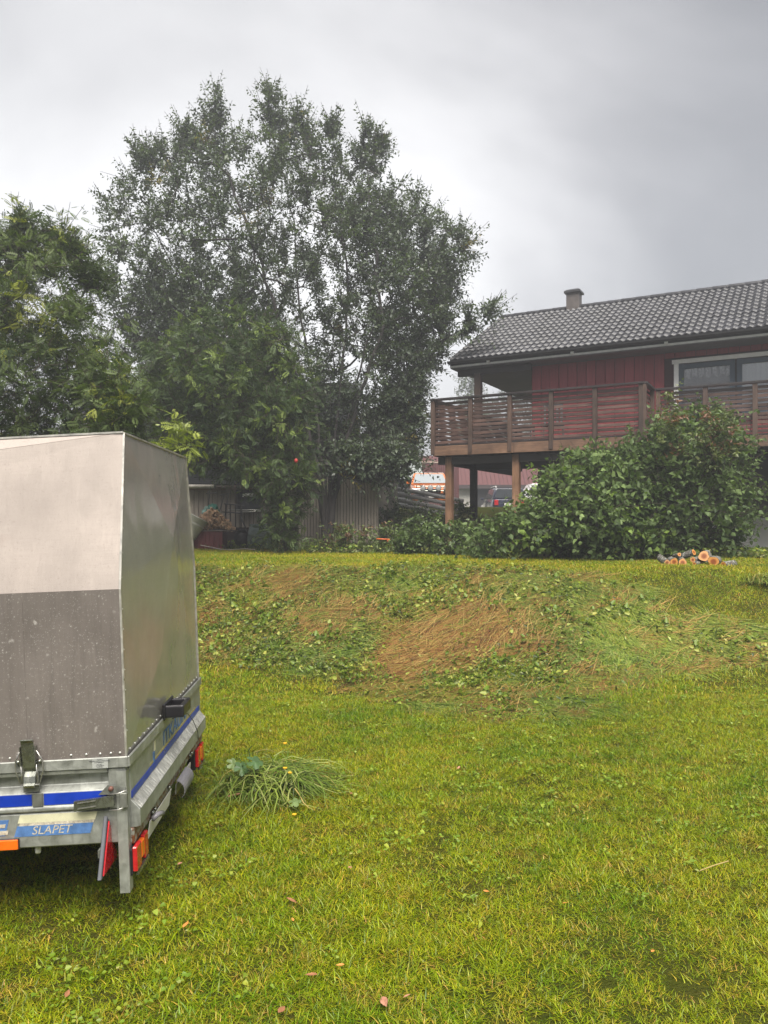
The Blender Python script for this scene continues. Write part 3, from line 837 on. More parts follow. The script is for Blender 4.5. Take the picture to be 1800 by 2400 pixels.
MB().bar((RXL + 0.1, EY + 0.30, EZ - 0.26), (XL + 0.1, EY + 0.30, EZ - 0.26), 0.12, 0.16).build('porch_beam', DARKW, house)
PINE = wood('weathered_pine', (0.085, 0.048, 0.034), (0.19, 0.115, 0.085), rough=0.55, per_obj=0.2)
PINEZ = wood('weathered_pine_post', (0.045, 0.027, 0.021), (0.13, 0.078, 0.056), axis='z', rough=0.55, per_obj=0.35)
POSTM = wood('support_post_pine', (0.15, 0.075, 0.042), (0.36, 0.20, 0.115), axis='z', rough=0.55, per_obj=0.15)
PINE_L = wood('raw_pine', (0.10, 0.05, 0.03), (0.29, 0.17, 0.105), rough=0.6, per_obj=0.2)
SLAT = wood('wet_slat', (0.036, 0.021, 0.018), (0.17, 0.098, 0.078), rough=0.42, per_obj=0.45)
RAILM = wood('dark_wet_rail', (0.020, 0.016, 0.016), (0.055, 0.043, 0.042), rough=0.35, per_obj=0.1)
MB().box((RXL + 0.62, EY + 0.30, (Z0 + EZ - 0.3) / 2), (0.16, 0.16, EZ - 0.3 - Z0)).build('porch_post', PINEZ, house, bevel=0.006)
# chimney
ch = empty('chimney', (-2.82, RY, RZ), parent=house)
MB().box((0, 0, 0.12), (0.34, 0.34, 0.60)).build('stack', plain('chimney_cladding', (0.10, 0.085, 0.08), 0.6, var=0.3), ch, bevel=0.01)
MB().box((0, 0, 0.435), (0.44, 0.44, 0.05)).add([(-.22, -.22, .46), (.22, -.22, .46), (.22, .22, .46), (-.22, .22, .46), (-.15, -.15, .51), (.15, -.15, .51), (.15, .15, .51), (-.15, .15, .51)],
    [(0, 1, 5, 4), (1, 2, 6, 5), (2, 3, 7, 6), (3, 0, 4, 7), (4, 5, 6, 7)]).build('cap', DGREY, ch)

# ================================================================== balcony
bal = empty('wooden_balcony', C, (0, 0, TH))
tag(bal, 'weathered wooden balcony with horizontal slat railing on timber posts', 'balcony')
BX0 = -4.42; YR = 0.95; BX1 = 5.4
fl = MB()
fl.box((BX0 / 2, YW / 2 + 0.05, Z0 - 0.028), (-BX0 - 0.04, YW - 0.1, 0.05))
fl.box((BX1 / 2 + 0.0, (YR + YW) / 2 + 0.03, Z0 - 0.028), (BX1 - 0.01, YW - YR - 0.1, 0.05))
fl.box(((BX0 + XL) / 2, (YW + 6) / 2, Z0 - 0.028), (XL - BX0 - 0.06, 6 - YW - 0.01, 0.05))
fl.build('deck_floor', DARKW, bal)
for k in range(9):
    xx = BX0 + 0.3 + k * 0.5
    MB().bar((xx, 0.06, Z0 - 0.15), (xx, YW - 0.06, Z0 - 0.15), 0.05, 0.17).build('joist', DARKW, bal)
for k in range(10):
    xx = 0.4 + k * 0.5
    MB().bar((xx, YR + 0.06, Z0 - 0.15), (xx, YW - 0.06, Z0 - 0.15), 0.05, 0.17).build('joist', DARKW, bal)
# fascia boards
for a, b_ in ((BX0, -2.6), (-2.6, -0.9), (-0.9, 0.02)):
    MB().box(((a + b_) / 2, 0.0, Z0 - 0.115), (b_ - a - 0.006, 0.045, 0.21)).build('fascia', PINE_L, bal, bevel=0.003)
MB().box((0.0, YR / 2 + 0.025, Z0 - 0.115), (0.045, YR - 0.02, 0.21)).build('fascia', PINE_L, bal, bevel=0.003)
for a, b_ in ((0.03, 1.9), (1.9, 3.7), (3.7, 5.4)):
    MB().box(((a + b_) / 2, YR + 0.002, Z0 - 0.115), (b_ - a - 0.006, 0.045, 0.21)).build('fascia', PINE_L, bal, bevel=0.003)
MB().box((BX0 + 0.0, 3.03, Z0 - 0.115), (0.045, 5.9, 0.208)).build('fascia', PINE_L, bal, bevel=0.003)
ZT = 3.27
NS = 11
def railing(p0, p1, posts):
    p0, p1 = Vector(p0), Vector(p1); d = p1 - p0; L = d.length; ang = math.atan2(d.y, d.x)
    nrm_o = Vector((d.y, -d.x, 0)).normalized()      # outward side
    ts = [k / posts for k in range(posts + 1)]
    for k, t in enumerate(ts):
        q = p0 + d * t
        MB().box((0, 0, 0), (0.088, 0.075, ZT - Z0 + 0.17)).build('post', PINEZ, bal, bevel=0.005, loc=(q.x + nrm_o.x * 0.0, q.y + nrm_o.y * 0.0, (ZT + Z0) / 2 - 0.105), rot=(0, 0, ang))
    bay = L / posts
    ms = MB().box((0, 0, 0), (bay - 0.004, 0.024, 0.059)).mesh('slat', SLAT, bevel=0.003)
    for k in range(posts):
        q = p0 + d * ((k + 0.5) / posts) - nrm_o * 0.051
        for r_ in range(NS):
            z = Z0 + 0.075 + r_ * (ZT - Z0 - 0.15) / (NS - 1) * 0.985
            link('slat', ms, bal, (q.x, q.y, z + random.uniform(-0.006, 0.006)), (random.uniform(-.05, .05), random.uniform(-.004, .004), ang))
    a, b_ = p0 - d.normalized() * 0.05, p1 + d.normalized() * 0.05
    MB().bar(a + Vector((0, 0, ZT)), b_ + Vector((0, 0, ZT)), 0.125, 0.042).build('handrail', RAILM, bal, bevel=0.004)
    MB().bar(p0 + Vector((0, 0, Z0 + 0.016)) - nrm_o * 0.045, p1 + Vector((0, 0, Z0 + 0.016)) - nrm_o * 0.045, 0.10, 0.03).build('bottom_rail', RAILM, bal)
railing((BX0, 0.0, 0), (-0.06, 0.0, 0), 5)
railing((0.0, 0.02, 0), (0.0, YR - 0.08, 0), 1)
railing((0.10, YR, 0), (5.35, YR, 0), 6)
railing((BX0, 5.9, 0), (BX0, 0.14, 0), 6)
for (xx, yy, m_) in ((-4.12, 0.2, POSTM), (-2.60, 0.2, POSTM), (-4.28, 2.0, DARKW), (-0.3, 0.25, PINEZ), (2.6, 1.2, PINEZ), (5.0, 1.2, PINEZ), (-4.28, 5.2, DARKW)):
    MB().box((xx, yy, (Z0 - 0.24) / 2 - 0.05), (0.145, 0.145, Z0 - 0.24 + 0.1)).build('support_post', m_, bal, bevel=0.006)
MB().bar((BX0 + 0.05, 0.2, Z0 - 0.32), (-0.05, 0.2, Z0 - 0.32), 0.10, 0.16).build('beam', DARKW, bal)
MB().bar((BX0 + 0.05, 2.0, Z0 - 0.33), (-0.05, 2.0, Z0 - 0.33), 0.10, 0.18).build('beam', DARKW, bal)
MB().bar((-4.28, 5.2, Z0 - 0.32), (-4.28, 0.3, Z0 - 0.32), 0.10, 0.15).build('beam', DARKW, bal)

# garden chairs behind the railing
def chair(loc, rz, label):
    t = empty('garden_chair', loc, (0, 0, rz)); tag(t, label, 'chair', 'garden chairs on the balcony')
    m_ = DGREY
    MB().box((0, 0, 0.44), (0.46, 0.44, 0.03)).build('seat', m_, t, bevel=0.006)
    for k in range(5): MB().box((-0.18 + 0.09 * k, 0.235, 0.72), (0.05, 0.02, 0.44), (-0.18, 0, 0)).build('back_slat', m_, t)
    MB().bar((-0.22, 0.28, 0.95), (0.22, 0.28, 0.95), 0.03, 0.05).build('top_rail', m_, t)
    for sx in (-1, 1):
        for sy in (-1, 1): MB().bar((sx * 0.2, sy * 0.19, 0.43), (sx * 0.23, sy * 0.22, 0.0), 0.03, 0.03, up=(0, 1, 0)).build('leg', m_, t)
        MB().bar((sx * 0.25, -0.2, 0.66), (sx * 0.25, 0.26, 0.68), 0.04, 0.025).build('armrest', m_, t)
HM = Matrix.Translation(C) @ Matrix.Rotation(TH, 4, 'Z')
chair(HM @ Vector((-2.15, 1.35, Z0)), TH + 0.3, 'dark garden chair behind the railing, its back to the red wall')
chair(HM @ Vector((-2.75, 1.1, Z0)), TH + 1.7, 'dark garden chair turned sideways under the porch roof')
# ================================================================== covered trailer
def galv(name, col=(0.36, 0.37, 0.34), rough=0.45, metal=0.55, rust=0.0, streak=True):
    m, nt, b, out = new_mat(name); N = NT(nt)
    v = N.coord('Object')
    f = N.noise(v, 16, 6, 0.65, 0.6); sp = N.noise(v, 95, 3, 0.6)
    vs_ = N.coord('Object', (14, 14, 1.2)); st = N.noise(vs_, 4, 5, 0.65)
    c = N.ramp(f, [(0.3, [x * 0.62 for x in col]), (0.7, [x * 1.18 for x in col])])
    if streak: c = N.mix(N.ramp(st, [(0.55, 0.0), (0.8, 0.55)]), c, (0.10, 0.105, 0.085))
    c = N.mix(N.ramp(sp, [(0.68, 0.0), (0.76, 0.35)]), c, (0.10, 0.09, 0.075))
    if rust:
        r1 = N.noise(v, 38, 8, 0.75, 0.3)
        c = N.mix(N.ramp(r1, [(0.62 - rust * 0.18, 0.0), (0.67 - rust * 0.18, 1.0)]), c, N.ramp(sp, [(0.3, (0.07, 0.022, 0.008)), (0.7, (0.26, 0.085, 0.025))]))
    N.l(c, b.inputs['Base Color']); b.inputs['Metallic'].default_value = metal
    N.l(N.ramp(f, [(0.3, rough - 0.1), (0.7, rough + 0.15)]), b.inputs['Roughness'])
    N.l(N.bump(sp, 0.12, 0.002), b.inputs['Normal'])
    return m

def sheet(name, col, rough, metal, spots=0.0, fine=0.0, dents=0.0, streaks=0.0, grime=0.0):
    """aluminium cover sheet: dirt, white corrosion spots with a shape of their own, shallow dents"""
    m, nt, b, out = new_mat(name); N = NT(nt)
    v = N.coord('Object')
    big = N.noise(v, 2.2, 5, 0.55, 0.3)
    grain = N.noise(N.coord('Object', (1.5, 1.5, 26)), 7, 4, 0.6)
    grain2 = N.noise(N.coord('Object', (26, 26, 1.5)), 7, 4, 0.6)
    c = N.ramp(big, [(0.25, [x * 0.80 for x in col]), (0.75, [min(1, x * 1.15) for x in col])])
    c = N.mix(N.ramp(grain, [(0.3, 0.22), (0.7, 0.0)]), c, [x * 0.7 for x in col])
    c = N.mix(N.ramp(grain2, [(0.3, 0.22), (0.7, 0.0)]), c, [x * 0.65 for x in col])
    rgh = N.ramp(big, [(0.25, max(0.03, rough - 0.06)), (0.75, rough + 0.08)])
    if grime:
        gr_ = N.noise(N.coord('Object', (9, 9, 0.9)), 2.2, 6, 0.65, 0.4); c = N.mix(N.ramp(gr_, [(0.48, 0.0), (0.75, grime)]), c, [x * 0.55 for x in col])
        gr2 = N.noise(N.coord('Object', (16, 16, 1.1)), 2.0, 5, 0.6); c = N.mix(N.ramp(gr2, [(0.58, 0.0), (0.80, grime * 0.5)]), c, [min(1, x * 1.7) for x in col])
    if streaks:
        sk_ = N.noise(N.coord('Object', (90, 90, 9)), 1.6, 3, 0.6); c = N.mix(N.ramp(sk_, [(0.66, 0.0), (0.72, streaks)]), c, (0.62, 0.60, 0.54))
    if fine:
        d = N.noise(v, 120, 2, 0.5); c = N.mix(N.ramp(d, [(0.64, 0.0), (0.70, fine)]), c, [x * 0.55 for x in col])
    if spots:
        warp = N.noise(v, 55, 3, 0.6)
        wv = N.n('ShaderNodeVectorMath', operation='ADD'); N.l(v, wv.inputs[0])
        ws = N.n('ShaderNodeVectorMath', operation='SCALE'); ws.inputs[0].default_value = (0.03, 0.03, 0.03); N.l(warp, ws.inputs['Scale']); N.l(ws.outputs[0], wv.inputs[1])
        clus = N.noise(v, 5.5, 3, 0.6)
        def layer(scale, lo, hi, thr):
            vo = N.n('ShaderNodeTexVoronoi'); vo.inputs['Scale'].default_value = scale; N.l(wv.outputs[0], vo.inputs['Vector'])
            sp_ = N.n('ShaderNodeSeparateColor'); N.l(vo.outputs['Color'], sp_.inputs[0])
            near = N.ramp(vo.outputs['Distance'], [(lo * 0.4, 1.0), (hi, 0.0)])
            pick = N.math('GREATER_THAN', N.math('ADD', sp_.outputs[0], N.math('MULTIPLY', clus, 0.5)), thr)
            return N.math('MULTIPLY', near, pick)
        m1 = layer(150, 0.16, 0.34, 0.92); m2 = layer(22, 0.22, 0.30, 1.10); m3 = layer(62, 0.15, 0.26, 1.06)
        mk = N.math('MAXIMUM', N.math('MAXIMUM', m1, m3), m2)
        c = N.mix(N.math('MULTIPLY', mk, spots), c, (0.52, 0.50, 0.46))
        rs = N.noise(v, 2.7, 3, 0.5); c = N.mix(N.ramp(rs, [(0.66, 0.0), (0.78, 0.4)]), c, (0.20, 0.12, 0.09))
        rgh = N.math('ADD', rgh, N.math('MULTIPLY', mk, 0.4))
    N.l(c, b.inputs['Base Color']); N.l(rgh, b.inputs['Roughness']); b.inputs['Metallic'].default_value = metal
    if dents:
        dn_ = N.noise(N.coord('Object', (1, 1, 0.6)), 2.6, 2, 0.4, 0.6); w_ = N.noise(v, 7, 2, 0.5)
        h = N.math('ADD', dn_, N.math('MULTIPLY', w_, 0.12))
        N.l(N.bump(h, 1.0, dents), b.inputs['Normal'])
    return m

ALU_LOW = sheet('cover_sheet_lower', (0.19, 0.166, 0.15), 0.42, 0.25, spots=0.6, dents=0.010, grime=0.5)  # base darker than upper sheet: dirt, plus its dim reflection put into colour
ALU_UP = sheet('cover_sheet_upper', (0.41, 0.355, 0.32), 0.48, 0.30, fine=0.35, spots=0.18, dents=0.008, grime=0.25)  # base paler than lower sheet: sky reflection put into the colour
ALU_REAR = sheet('cover_sheet_rear', (0.44, 0.42, 0.38), 0.16, 0.42, spots=0.0, fine=0.15, dents=0.012, streaks=0.4)
GALV = galv('galvanised_steel')
GALV_D = galv('galvanised_dark', (0.20, 0.205, 0.18), 0.5, 0.5)
GALV_W = galv('galvanised_bright', (0.62, 0.62, 0.58), 0.35, 0.6)
RUSTY = galv('galvanised_rusty', (0.33, 0.33, 0.29), 0.55, 0.4, rust=0.75)
BLUE = plain('blue_tape', (0.006, 0.035, 0.34), 0.35, var=0.2, scale=12)
BLUE_F = plain('faded_blue_film', (0.07, 0.16, 0.36), 0.6, var=0.3, scale=30)
CREAM = plain('cream_film', (0.55, 0.53, 0.36), 0.6, var=0.12, scale=20)
PEEL = plain('peeling_glue', (0.42, 0.38, 0.30), 0.8, var=0.5, scale=60, bump=0.3)
BLACKP = plain('black_plastic', (0.016, 0.015, 0.018), 0.32, var=0.2)
REDL = plain('red_lens', (0.42, 0.012, 0.016), 0.14, var=0.25, scale=40, coat=0.5)
ORANGEL = plain('orange_lens', (0.72, 0.13, 0.008), 0.15, var=0.12, scale=40, coat=0.5)
CHROME = galv('zinc_latch', (0.30, 0.31, 0.27), 0.25, 0.85, rust=0.05, streak=False)
PLATE_W = plain('white_plate', (0.60, 0.58, 0.55), 0.4, var=0.15)
WIREM = plain('steel_wire', (0.42, 0.41, 0.38), 0.3, metal=0.8)
TYRE = plain('tyre_rubber', (0.018, 0.018, 0.019), 0.75, bump=0.3)

TL, TWD = 2.5, 1.55
tr = empty('covered_trailer', (-1.016, 3.10, 0.0), (0, R(-2.1), R(3.03)))
tag(tr, 'galvanised box trailer with tall aluminium cover and blue stripe', 'trailer')
def T(mb, nm, mat, parent=None, **k): return mb.build(nm, mat, parent or tr, **k)
# --- lower body
T(MB().box((-TL / 2 - 0.01, 0.022, 0.42), (TL - 0.02, 0.04, 0.14)), 'side_member', GALV, bevel=0.006)
T(MB().box((-TL / 2 - 0.01, TWD - 0.022, 0.42), (TL - 0.02, 0.04, 0.14)), 'side_member', GALV, bevel=0.006)
T(MB().box((-TL / 2, TWD / 2, 0.47), (TL - 0.06, TWD - 0.10, 0.03)), 'floor', GALV_D)
def sideboard(y, s):
    pr = [(0.004, .492), (-0.006, .498), (-0.006, .512), (0.0, .518), (0.0, .570), (.030, .590), (.030, .632), (-.004, .640), (-.006, .657), (.06, .657), (.06, .492)]
    return MB().prism([(-0.074, y + s * a, z) for a, z in pr], (-TL + 0.074, 0, 0))
T(sideboard(0, 1), 'side_board', GALV, bevel=0.0025)
T(sideboard(TWD, -1), 'side_board', GALV, bevel=0.0025)
T(MB().box((-TL + 0.02, TWD / 2, 0.52), (0.04, TWD - 0.13, 0.28)), 'front_board', GALV, bevel=0.005)
T(MB().box((-0.0375, 0.026, 0.574), (0.071, 0.058, 0.166)), 'corner_frame', GALV, bevel=0.004)
T(MB().box((-0.0375, TWD - 0.026, 0.574), (0.071, 0.058, 0.166)), 'corner_frame', GALV, bevel=0.004)
for a, b_ in ((-TL + 0.05, -0.376), (-0.328, -0.080)):
    T(MB().box(((a + b_) / 2, -0.0016, 0.5435), (b_ - a, 0.003, 0.045)), 'blue_stripe', BLUE)
T(MB().box((-0.352, -0.004, 0.544), (0.040, 0.006, 0.056)), 'strike_plate', GALV_D, bevel=0.002)
# corner post (open channel) reaching down toward the grass
po = MB()
po.box((-0.018, -0.013, 0.40), (0.040, 0.004, 0.49)); po.box((0.0, 0.010, 0.40), (0.004, 0.042, 0.488)); po.box((-0.036, 0.010, 0.322), (0.004, 0.042, 0.33))
T(po, 'corner_post', GALV)
T(MB().box((-0.066, 0.21, 0.265), (0.03, 0.004, 0.19)).box((-0.052, 0.23, 0.265), (0.004, 0.036, 0.185)), 'inner_bracket', GALV_D)
po = MB(); po.box((-0.018, TWD + 0.013, 0.40), (0.040, 0.004, 0.49)); po.box((0.0, TWD - 0.010, 0.40), (0.004, 0.042, 0.488))
T(po, 'corner_post', GALV)
# --- tailgate
tg = [(-0.02, .657), (0.004, .657), (0.004, .512), (0.040, .470), (0.040, .402), (0.022, .398), (-0.02, .398)]
gate = T(MB().prism([(x_, 0.035, z) for x_, z in tg], (0, TWD - 0.07, 0)), 'tailgate', GALV, bevel=0.002)
T(MB().box((0.0055, TWD / 2, 0.529), (0.003, TWD - 0.09, 0.027)), 'blue_stripe', BLUE, gate)
sh = MB(); sh.prism([(0.0060, 0.045, .5105), (0.0420, 0.045, .4725), (0.0405, 0.045, .4715), (0.0050, 0.045, .5100)], (0, TWD - 0.09, 0))
T(sh, 'bright_ledge', GALV_W, gate)
for k in range(46):            # brushed ridges across the ledge
    yk = 0.06 + k * (TWD - 0.12) / 45 + random.uniform(-0.01, 0.01)
    T(MB().bar((0.0075, yk, .5120), (0.0415, yk + random.uniform(-.006, .006), .4735), random.uniform(0.004, 0.012), 0.002), 'ledge_ridge', GALV_W, gate)
T(MB().box((-0.004, TWD / 2, 0.365), (0.036, TWD - 0.05, 0.064)), 'rear_beam', RUSTY, bevel=0.004)
# rivet-like lacing rings on the beam
for yk in (0.30, 0.34, 0.62, 1.12, 1.17):
    T(MB().lathe((0.018, yk, 0.357), [(0.000, 0.0), (0.011, 0.0), (0.011, 0.006), (0.006, 0.012), (0.0, 0.012)], 12, 'x'), 'bolt', CHROME, smooth=True)
# --- aluminium cover
Y1, ZB, ZM, ZT_ = 0.14, 0.69, 1.374, 2.02
def pan(nm, pts, mat, n=None, th=0.004):
    pts = [Vector(p) for p in pts]; nn = (pts[1] - pts[0]).cross(pts[2] - pts[0]).normalized()
    return T(MB().prism(pts, nn * th), nm, mat)
FR = -TL
cover = empty('cover', (0, 0, 0), parent=tr)
def cpan(nm, pts, mat, th=0.003):
    pts = [Vector(p) for p in pts]; nn = (pts[1] - pts[0]).cross(pts[2] - pts[0]).normalized()
    return MB().prism(pts, nn * th).build(nm, mat, cover)
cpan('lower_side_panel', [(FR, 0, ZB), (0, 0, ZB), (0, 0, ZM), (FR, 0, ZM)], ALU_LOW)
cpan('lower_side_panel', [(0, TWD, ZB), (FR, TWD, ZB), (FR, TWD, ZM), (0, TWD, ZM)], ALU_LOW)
fy, fz = 0.07, 1.74
cpan('upper_side_panel', [(FR, 0.004, ZM), (0, 0.004, ZM), (0, Y1, ZT_), (FR, fy, fz)], ALU_UP)
cpan('upper_side_gusset', [(FR, fy, fz), (0, Y1, ZT_), (FR, 0.30, ZT_ - 0.03)], ALU_UP)
cpan('upper_side_panel', [(0, TWD - 0.004, ZM), (FR, TWD - 0.004, ZM), (FR, TWD - Y1, ZT_), (0, TWD - Y1, ZT_)], ALU_UP)
out_ = [(0, 0, ZB), (0, TWD, ZB), (0, TWD, ZM), (0, TWD - Y1, ZT_), (0, Y1, ZT_), (0, 0, ZM)]
rp = MB(); rp.add(out_ + [(0.034, TWD * 0.55, 1.56), (0.014, TWD * 0.38, 1.00)] + [(-0.004, a[1], a[2]) for a in out_],
   [(0, 1, 7), (1, 2, 6), (1, 6, 7), (2, 3, 6), (3, 4, 6), (4, 5, 6), (5, 7, 6), (5, 0, 7), (13, 12, 11, 10, 9, 8)] + [(k, 8 + k, 8 + (k + 1) % 6, (k + 1) % 6) for k in range(6)])
rp.build('rear_panel', ALU_REAR, cover)
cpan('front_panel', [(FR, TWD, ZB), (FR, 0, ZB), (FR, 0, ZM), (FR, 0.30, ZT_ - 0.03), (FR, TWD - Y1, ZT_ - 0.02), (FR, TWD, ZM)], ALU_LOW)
cpan('top_panel', [(0, Y1, ZT_), (0, TWD - Y1, ZT_), (FR, TWD - Y1, ZT_ - 0.02), (FR, 0.30, ZT_ - 0.03)], ALU_UP)
# edge trims
TRIM = galv('edge_trim', (0.55, 0.53, 0.48), 0.35, 0.6, streak=False)
edge = [(0, 0, ZB), (0, 0, ZM), (0, Y1, ZT_), (0, TWD - Y1, ZT_), (0, TWD, ZM), (0, TWD, ZB)]
for a, b_ in zip(edge[:-1], edge[1:]):
    MB().bar(Vector(a) + Vector((0.002, 0, 0)), Vector(b_) + Vector((0.002, 0, 0)), 0.007, 0.008, up=(1, 0, 0)).build('edge_trim', TRIM, cover)
MB().bar((FR, 0.30, ZT_ - 0.027), (0, Y1, ZT_ + 0.003), 0.02, 0.008).build('edge_trim', TRIM, cover)
MB().bar((FR, TWD - Y1, ZT_ - 0.017), (0, TWD - Y1, ZT_ + 0.003), 0.02, 0.008).build('edge_trim', TRIM, cover)
# flange (angle profile) round the foot of the cover
fl_ = T(MB().box((-TL / 2 + 0.004, -0.008, 0.680), (TL + 0.012, 0.010, 0.044)), 'cover_flange', GALV, cover, bevel=0.003)
T(MB().box((-TL / 2 + 0.004, TWD + 0.008, 0.680), (TL + 0.012, 0.010, 0.044)), 'cover_flange', GALV, cover, bevel=0.003)
T(MB().box((0.012, TWD / 2, 0.680), (0.010, TWD + 0.016, 0.044)), 'cover_flange', GALV, cover, bevel=0.003)
# rivets
def rivets(pts, axis_, nm='rivet', r_=0.0052):
    me = MB().lathe((0, 0, 0), [(r_, 0), (r_ * 0.9, r_ * 0.5), (r_ * 0.5, r_ * 0.8), (0.0001, r_ * 0.85)], 10, 'y' if axis_ == 'y' else 'x').mesh('rivet', GALV_W, smooth=True)
    for p in pts:
        o = link('rivet', me, cover, p, (0, 0, math.pi) if axis_ == 'y' else (0, 0, 0))
rivets([(x_, -0.003, 0.716) for x_ in (-0.022, -0.058, -0.10, -0.155, -0.215, -0.40, -0.455, -0.52, -0.60, -0.68)], 'y')
rivets([(0.003, 0.05 + 0.075 * k, 0.716) for k in range(20)], 'x')
rivets([(0.003, 0.016, 0.80 + 0.082 * k) for k in range(7)], 'x', r_=0.0035)
rivets([(0.003, 0.02 + 0.0215 * k, 1.42 + 0.1 * k) for k in range(6)], 'x', r_=0.0035)
# seam in the lower side sheet
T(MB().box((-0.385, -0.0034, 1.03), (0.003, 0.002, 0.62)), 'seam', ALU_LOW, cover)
# sticker with small print
st = T(MB().box((-0.098, -0.0145, 0.681), (0.062, 0.002, 0.040)), 'sticker', plain('grey_label', (0.34, 0.35, 0.33), 0.5, var=0.08), cover)
INK = plain('label_ink', (0.03, 0.03, 0.035), 0.6)
def text(body, size, loc, rot, mat, parent, nm='lettering', shear=0.0, ext=0.0004, sx=1.0):
    cu = bpy.data.curves.new(nm, 'FONT'); cu.body = body; cu.size = size; cu.align_x = 'CENTER'; cu.align_y = 'CENTER'; cu.extrude = ext; cu.shear = shear
    cu.materials.append(mat)
    tmp = bpy.data.objects.new(nm, cu); COL.objects.link(tmp); bpy.context.view_layer.update()
    me = bpy.data.meshes.new_from_object(tmp.evaluated_get(bpy.context.evaluated_depsgraph_get())); COL.objects.unlink(tmp); bpy.data.objects.remove(tmp)
    o = bpy.data.objects.new(nm, me); COL.objects.link(o); o.location = loc; o.rotation_euler = rot; o.parent = parent; o.scale = (sx, 1, 1)
    return o
FRONT = (R(90), 0, 0)
for body, sz, dz, dx in (('Tillverkad av', .0042, .0155, -.001), ('HEGGENS KAPELLFORSÄLJNING', .0058, .0095, -.002), ('www.hegglands.dk', .0050, .0040, -.004), ('Tel nr. 35024', .0042, -.0040, -.003), ('Nr 09-06-083-07', .0046, -.0095, -.001), ('Fax 090-1234', .0042, -.0150, -.002)):
    text(body, sz, (-0.098 + dx, -0.0158, 0.681 + dz), FRONT, INK, st, 'label_print')
# faded film lettering on the side member
def par_(x0, x1, z0, z1, sk, y, mat, nm): return T(MB().prism([(x0, y, z0), (x1, y, z0), (x1 + sk, y, z1), (x0 + sk, y, z1)], (0, -0.0012, 0)), nm, mat)
par_(-0.436, -0.131, 0.452, 0.484, 0.010, 0.0018, CREAM, 'cream_film')
par_(-0.432, -0.138, 0.440, 0.4525, 0.006, 0.0019, PEEL, 'peeled_glue')
lf = par_(-0.452, -0.152, 0.398, 0.4405, 0.014, 0.0018, BLUE_F, 'blue_film')
text('SLAPET', 0.046, (-0.305, 0.0002, 0.419), FRONT, PEEL, lf, shear=0.25, sx=1.05)
par_(-0.66, -0.486, 0.405, 0.468, 0.016, 0.0018, BLUE_F, 'blue_film')
par_(-0.508, -0.486, 0.438, 0.452, 0.004, 0.0004, PEEL, 'peeled_glue'); par_(-0.512, -0.476, 0.409, 0.426, 0.004, 0.0004, PEEL, 'peeled_glue')
rf = empty('side_reflector', (-0.474, -0.004, 0.372), parent=tr)
MB().box((0, 0.002, 0), (0.086, 0.008, 0.044)).build('backing', BLACKP, rf, bevel=0.002)
MB().box((0, -0.006, 0), (0.082, 0.010, 0.040)).build('lens', ORANGEL, rf, bevel=0.003)
T(MB().box((-0.372, 0.03, 0.335), (0.022, 0.014, 0.04)), 'tie_hook', GALV_W, bevel=0.005)
# tailgate film lettering
text('ITKAUN', 0.098, (0.0062, 0.86, 0.594), (R(90), 0, R(90)), BLUE_F, gate, shear=0.15, sx=1.5)
T(MB().box((0.0055, 0.44, 0.615), (0.002, 0.028, 0.045)), 'cream_film', CREAM, gate)
T(MB().box((0.0055, 0.42, 0.566), (0.002, 0.030, 0.050)), 'blue_film', BLUE_F, gate)
T(MB().box((0.0048, TWD / 2 + 0.1, 0.553), (0.002, TWD - 0.5, 0.010)), 'cream_film', plain('yellow_film', (0.30, 0.26, 0.10), 0.6), gate)
# vertical over-centre latch
la = empty('side_latch', (-0.372, -0.012, 0.70), parent=tr)
lv = MB()
pr = [(-0.004, -0.035), (-0.014, -0.02), (-0.022, 0.03), (-0.028, 0.085), (-0.036, 0.094), (-0.034, 0.099), (-0.022, 0.093), (-0.016, 0.03), (-0.008, -0.02), (0.0, -0.035)]
lv.prism([(-0.025, a, z) for a, z in pr], (0.050, 0, 0)); lv.build('lever', CHROME, la, bevel=0.0015)
MB().box((-0.0285, -0.016, 0.030), (0.004, 0.024, 0.075)).build('lever_cheek', CHROME, la); MB().box((0.0285, -0.016, 0.030), (0.004, 0.024, 0.075)).build('lever_cheek', CHROME, la)
for sx in (-1, 1):
    MB().tube([(sx * 0.032, -0.018, 0.05), (sx * 0.052, -0.014, 0.01), (sx * 0.054, -0.012, -0.03), (sx * 0.036, -0.012, -0.085)], 0.0028, 8).build('link_wire', WIREM, la, smooth=True)
    MB().tube([(sx * 0.030, -0.018, -0.005), (sx * 0.030, -0.012, -0.085)], 0.0026, 8).build('link_wire', WIREM, la, smooth=True)
    MB().lathe((sx * 0.042, -0.004, 0.005), [(0.0, -0.016), (0.008, -0.014), (0.008, 0.0)], 10, 'y').build('pivot_bolt', CHROME, la, smooth=True)
MB().tube([(-0.038, -0.012, -0.088), (0.038, -0.012, -0.088)], 0.004, 8).build('link_bar', WIREM, la, smooth=True)
hk = MB(); hk.prism([(-0.022, 0.004, -0.040), (-0.022, -0.006, -0.062), (-0.022, -0.010, -0.088), (-0.022, -0.020, -0.098), (-0.022, -0.026, -0.088), (-0.022, -0.018, -0.080), (-0.022, -0.012, -0.055), (-0.022, 0.000, -0.036)], (0.044, 0, 0))
hk.build('hook', CHROME, la, bevel=0.001)
MB().box((0, 0.003, -0.075), (0.062, 0.006, 0.09)).build('hook_plate', GALV_D, la)
